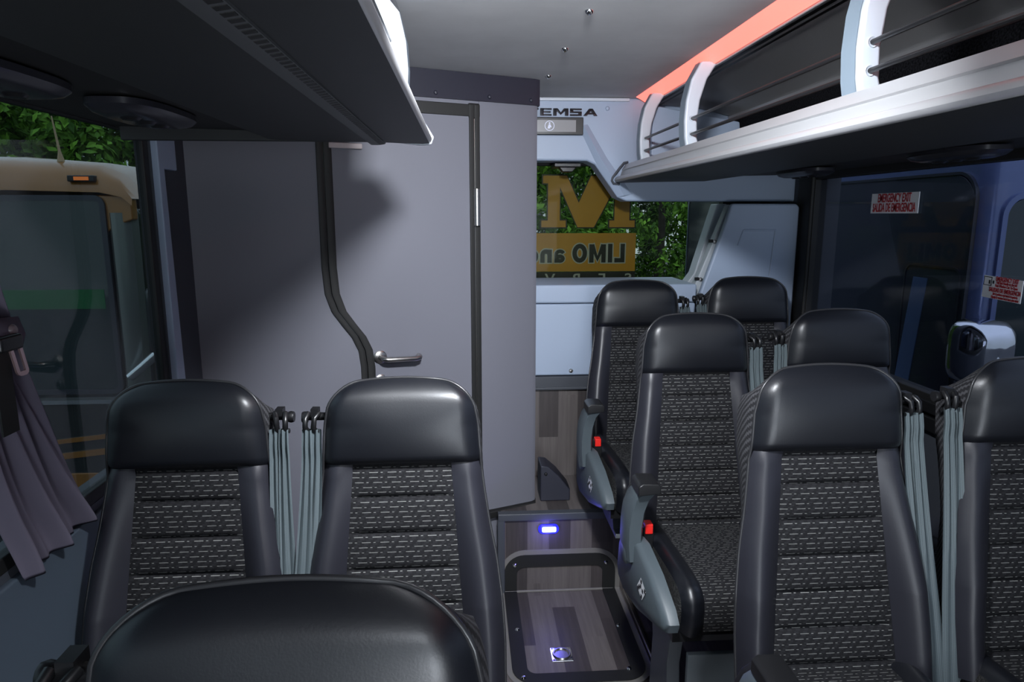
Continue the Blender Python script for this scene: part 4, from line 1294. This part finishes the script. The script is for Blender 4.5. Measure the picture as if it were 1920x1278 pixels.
MB().box(0.35, 0.95, -0.012, 0.003, 0.95, 1.07).build('gold_panel', M['buswhite'], gb, bevel=0.004)
for s in (-0.8, 0.72):
    MB().prism(rrect(s - .16, s + .16, .72, .92, .06), 'y', -0.03, 0.01).build('headlamp', M['headlamp'], gb, bevel=0.01)
MB().box(-1.2, 1.25, -0.09, 0.1, 0.3, 0.62).build('bumper', M['busblack'], gb, bevel=0.04)
for yy in (1.2, 5.4):
    for s in (-1.0, 1.05):
        w2 = MB().lathe([(0.20, -0.12), (0.40, -0.13), (0.45, -0.10), (0.45, 0.10), (0.40, 0.13), (0.20, 0.12)], (s, yy, 0.45), 'x', 28).build('wheel', M['tyre'], gb, smooth=True)
        MB().lathe([(0.0, -0.115), (0.2, -0.11), (0.2, 0.11), (0.0, 0.115)], (s, yy, 0.45), 'x', 20).build('wheel_hub', M['steel'], w2, smooth=True)
sw = MB()
for k in range(4):
    sw.box(1.247, 1.262, 0.35 + k * 1.6, 1.75 + k * 1.6, 1.62, 2.62)
sw.build('side_window', M['busglass'], gb)
MB().box(1.255, 1.27, 0.35, 6.6, 2.15, 2.17).build('side_strip', M['steel'], gb)
MB().tube([(0.80, 0.17, 2.96), (0.80, 0.165, 3.02), (0.78, 0.16, 3.22)], [0.022, 0.008, 0.004], 8).build('antenna', mat('tan_antenna', (0.4, 0.28, 0.15), 0.4), gb)
al = MB().box(0.94, 1.09, -0.05, -0.01, 2.835, 2.870).build('marker_lamp', M['black'], gb, bevel=0.005)
MB().box(0.98, 1.06, -0.056, -0.045, 2.842, 2.862).build('amber_lens', M['amber'], al)
MB().tube([(1.20, -0.10, 1.70), (1.28, -0.10, 1.765), (1.38, -0.10, 1.85)], 0.028, 12).build('mirror_arm', M['chrome'], gb, smooth=True)
MB().box(1.34, 1.48, -0.16, -0.04, 1.84, 2.24).build('mirror_housing', M['busblack'], gb, bevel=0.04)

# dark van right outside the right window
vn = empty('dark_van', (3.36, 3.0, -0.95))
tag(vn, 'dark navy van with chrome mirror parked outside the right window', 'van')
MB().box(-1.0, 1.0, 0.0, 4.3, 0.35, 2.96).build('body', M['vanpaint'], vn, bevel=0.075, seg=5)
MB().box(-0.95, 0.95, -1.05, 0.2, 0.35, 1.50).build('bonnet', M['vanpaint'], vn, bevel=0.12, seg=4)
MB().prism(rrect(-0.91, 0.91, 1.55, 2.72, 0.09), 'y', -0.012, 0.02).build('windscreen', M['busglass'], vn, bevel=0.004)
oo, ii = outline_pair(-0.93, 0.93, 1.52, 2.75, 0.11, 0.025)
sf = MB()
sf.grid([[(p[0], 0.0, p[1]), (p[0], -0.016, p[1]), (q[0], -0.016, q[1]), (q[0], 0.0, q[1])] for p, q in zip(oo + oo[:1], ii + ii[:1])])
sf.build('windscreen_seal', M['vanpaint'], vn)
# long dark side glazing
g1 = rrect(0.065, 1.60, 1.45, 2.84, 0.16, 6)
sg = MB().prism(g1, 'x', -1.010, -0.99).build('side_window', M['vanglass'], vn, bevel=0.004)
g2 = MB().prism(rrect(1.66, 4.15, 1.45, 2.84, 0.10, 6), 'x', -1.010, -0.99).build('side_window', M['vanglass'], vn, bevel=0.004)
for nm_, a in (('window_seal', (0.055, 1.61, 1.44, 2.85)), ('window_seal', (1.65, 4.16, 1.44, 2.85))):
    oo, ii = outline_pair(*a, 0.13, 0.014)
    k = MB()
    k.grid([[(-0.995, p[0], p[1]), (-1.016, p[0], p[1]), (-1.016, q[0], q[1]), (-0.995, q[0], q[1])] for p, q in zip(oo + oo[:1], ii + ii[:1])])
    k.build(nm_, M['vanseal'], vn)
oo, ii = outline_pair(0.09, 0.52, 1.10, 2.40, 0.06, 0.012)
k = MB()
k.grid([[(-1.008, p[0], p[1]), (-1.014, p[0], p[1]), (-1.014, q[0], q[1]), (-1.008, q[0], q[1])] for p, q in zip(oo + oo[:1], ii + ii[:1])])
k.build('door_trim', M['vanseal'], vn)
MB().prism([(0.33, 2.33), (0.44, 2.33), (0.55, 1.46), (0.43, 1.46)], 'x', -1.0135, -1.009).build('pillar_strip', M['vanpillar'], vn)
MB().box(-1.02, -0.995, 0.10, 4.2, 1.30, 1.36).build('side_moulding', M['vanseal'], vn, bevel=0.006)
mr = MB()
rows = []
for (yy, k) in ((-0.02, 0.0), (-0.03, 0.55), (-0.005, 0.85), (0.03, 1.0), (0.11, 1.0), (0.13, 0.92)):
    rows.append([(-1.09 + 0.110 * k * math.copysign(abs(math.cos(a)) ** .5, math.cos(a)), -0.26 + yy * 1.2, 2.05 + 0.145 * k * math.copysign(abs(math.sin(a)) ** .5, math.sin(a))) for a in [2 * PI * i / 32 for i in range(32)]])
mro = mr.grid(rows, close=True).build('mirror', M['chrome'], vn, smooth=True, angle=60)
MB().tube([(-1.09, -0.16, 1.95), (-1.05, -0.06, 1.85), (-0.97, 0.10, 1.80)], 0.03, 10).build('mirror_arm', M['black'], mro, smooth=True)
for yy in (-0.5, 3.3):
    for s in (-0.86, 0.86):
        w2 = MB().lathe([(0.20, -0.11), (0.32, -0.12), (0.36, -0.09), (0.36, 0.09), (0.32, 0.12), (0.20, 0.11)], (s, yy, 0.36), 'x', 28).build('wheel', M['tyre'], vn, smooth=True)
        MB().lathe([(0.0, -0.105), (0.2, -0.10), (0.2, 0.10), (0.0, 0.105)], (s, yy, 0.36), 'x', 20).build('wheel_hub', M['steel'], w2, smooth=True)

# trees and bushes
def tree_mesh(seed, rad, height, n, clump, leaf, base):
    rnd = random.Random(seed)
    mb = MB()
    cl = []
    for _ in range(clump):
        while True:
            p = Vector((rnd.uniform(-1, 1), rnd.uniform(-1, 1), rnd.uniform(-1, 1)))
            if p.length < 1: break
        p = p.normalized() * (0.45 + 0.55 * p.length)
        cl.append((Vector((p.x * rad, p.y * rad, base + (p.z * .5 + .5) * (height - base))), rnd.uniform(.28, .55) * rad * .55))
    for _ in range(n):
        c, r = rnd.choice(cl)
        d = Vector((rnd.gauss(0, 1), rnd.gauss(0, 1), rnd.gauss(0, 1))).normalized()
        p = c + d * r * rnd.uniform(.6, 1)
        nrm = (d + Vector((rnd.gauss(0, .5), rnd.gauss(0, .5), rnd.gauss(.3, .5)))).normalized()
        a = nrm.orthogonal().normalized()
        b2 = nrm.cross(a)
        th = rnd.uniform(0, 6.28)
        a, b2 = a * math.cos(th) + b2 * math.sin(th), b2 * math.cos(th) - a * math.sin(th)
        L = leaf * rnd.uniform(.7, 1.3)
        mb.add([p - a * L, p + b2 * L * .45 + nrm * L * .15, p + a * L, p - b2 * L * .45 + nrm * L * .15], [(0, 1, 2, 3)])
    return mb
kinds = []
for k, (m, args) in enumerate(((M['leafA'], (11, 0.98, 4.2, 22000, 120, .040, .3)), (M['leafB'], (12, 1.0, 5.2, 15000, 110, .055, .4)), (M['leafA'], (13, 1.9, 6.0, 12000, 110, .11, .8)))):
    kinds.append((tree_mesh(*args), m, args))
def tree(k, x, y, sc, rz, label, group):
    mb, m, args = kinds[k]
    r = empty('leafy_tree', (x, y, -0.95), rz)
    r.scale = (sc, sc, sc)
    tag(r, label, 'tree', group)
    if k not in TM:
        f = mb.build('foliage', m, r)
        t = MB().tube([(0, 0, 0), (0.03, 0.02, args[2] * .35), (-0.04, 0.0, args[2] * .6), (0.05, 0.04, args[2] * .85)], [.09, .075, .05, .02], 9).build('trunk', M['bark'], r, smooth=True)
        TM[k] = (f, t)
    else:
        for o in TM[k]:
            c = o.copy()
            COL.objects.link(c)
            c.parent = r
TM = {}
GR = 'trees behind the rear window'
for (k, x, y, sc, rz) in ((0, 0.55, 6.9, 1.0, 0.3), (0, 2.75, 9.55, 1.0, 1.4), (1, 0.15, 9.6, 1.0, 2.9), (1, 5.3, 10.2, 1.05, 4.0), (1, 1.5, 12.2, 1.1, 5.1), (1, 4.3, 13.0, 1.1, 0.9)):
    tree(k, x, y, sc, rz, ('bright green bushy tree close behind the rear window' if k == 0 else 'dark green tree farther back behind the rear window'), GR + (' near' if k == 0 else ' far'))
GL = 'trees beyond the gold minibus'
for (k, x, y, sc, rz) in ((2, -13.6, 15.6, 1.0, 0.2), (2, -8.4, 15.4, 1.05, 1.7), (2, -3.1, 15.8, 1.0, 3.3), (1, -18.6, 20.8, 1.25, 0.8), (1, -15.2, 20.4, 1.25, 2.6), (1, -11.8, 20.8, 1.25, 4.4), (1, -8.4, 20.5, 1.25, 5.4), (1, -5.0, 20.8, 1.25, 1.1)):
    tree(k, x, y, sc, rz, ('green tree beyond the roof of the gold minibus' if k == 2 else 'dark tree at the back beyond the gold minibus'), GL + (' near' if k == 2 else ' far'))
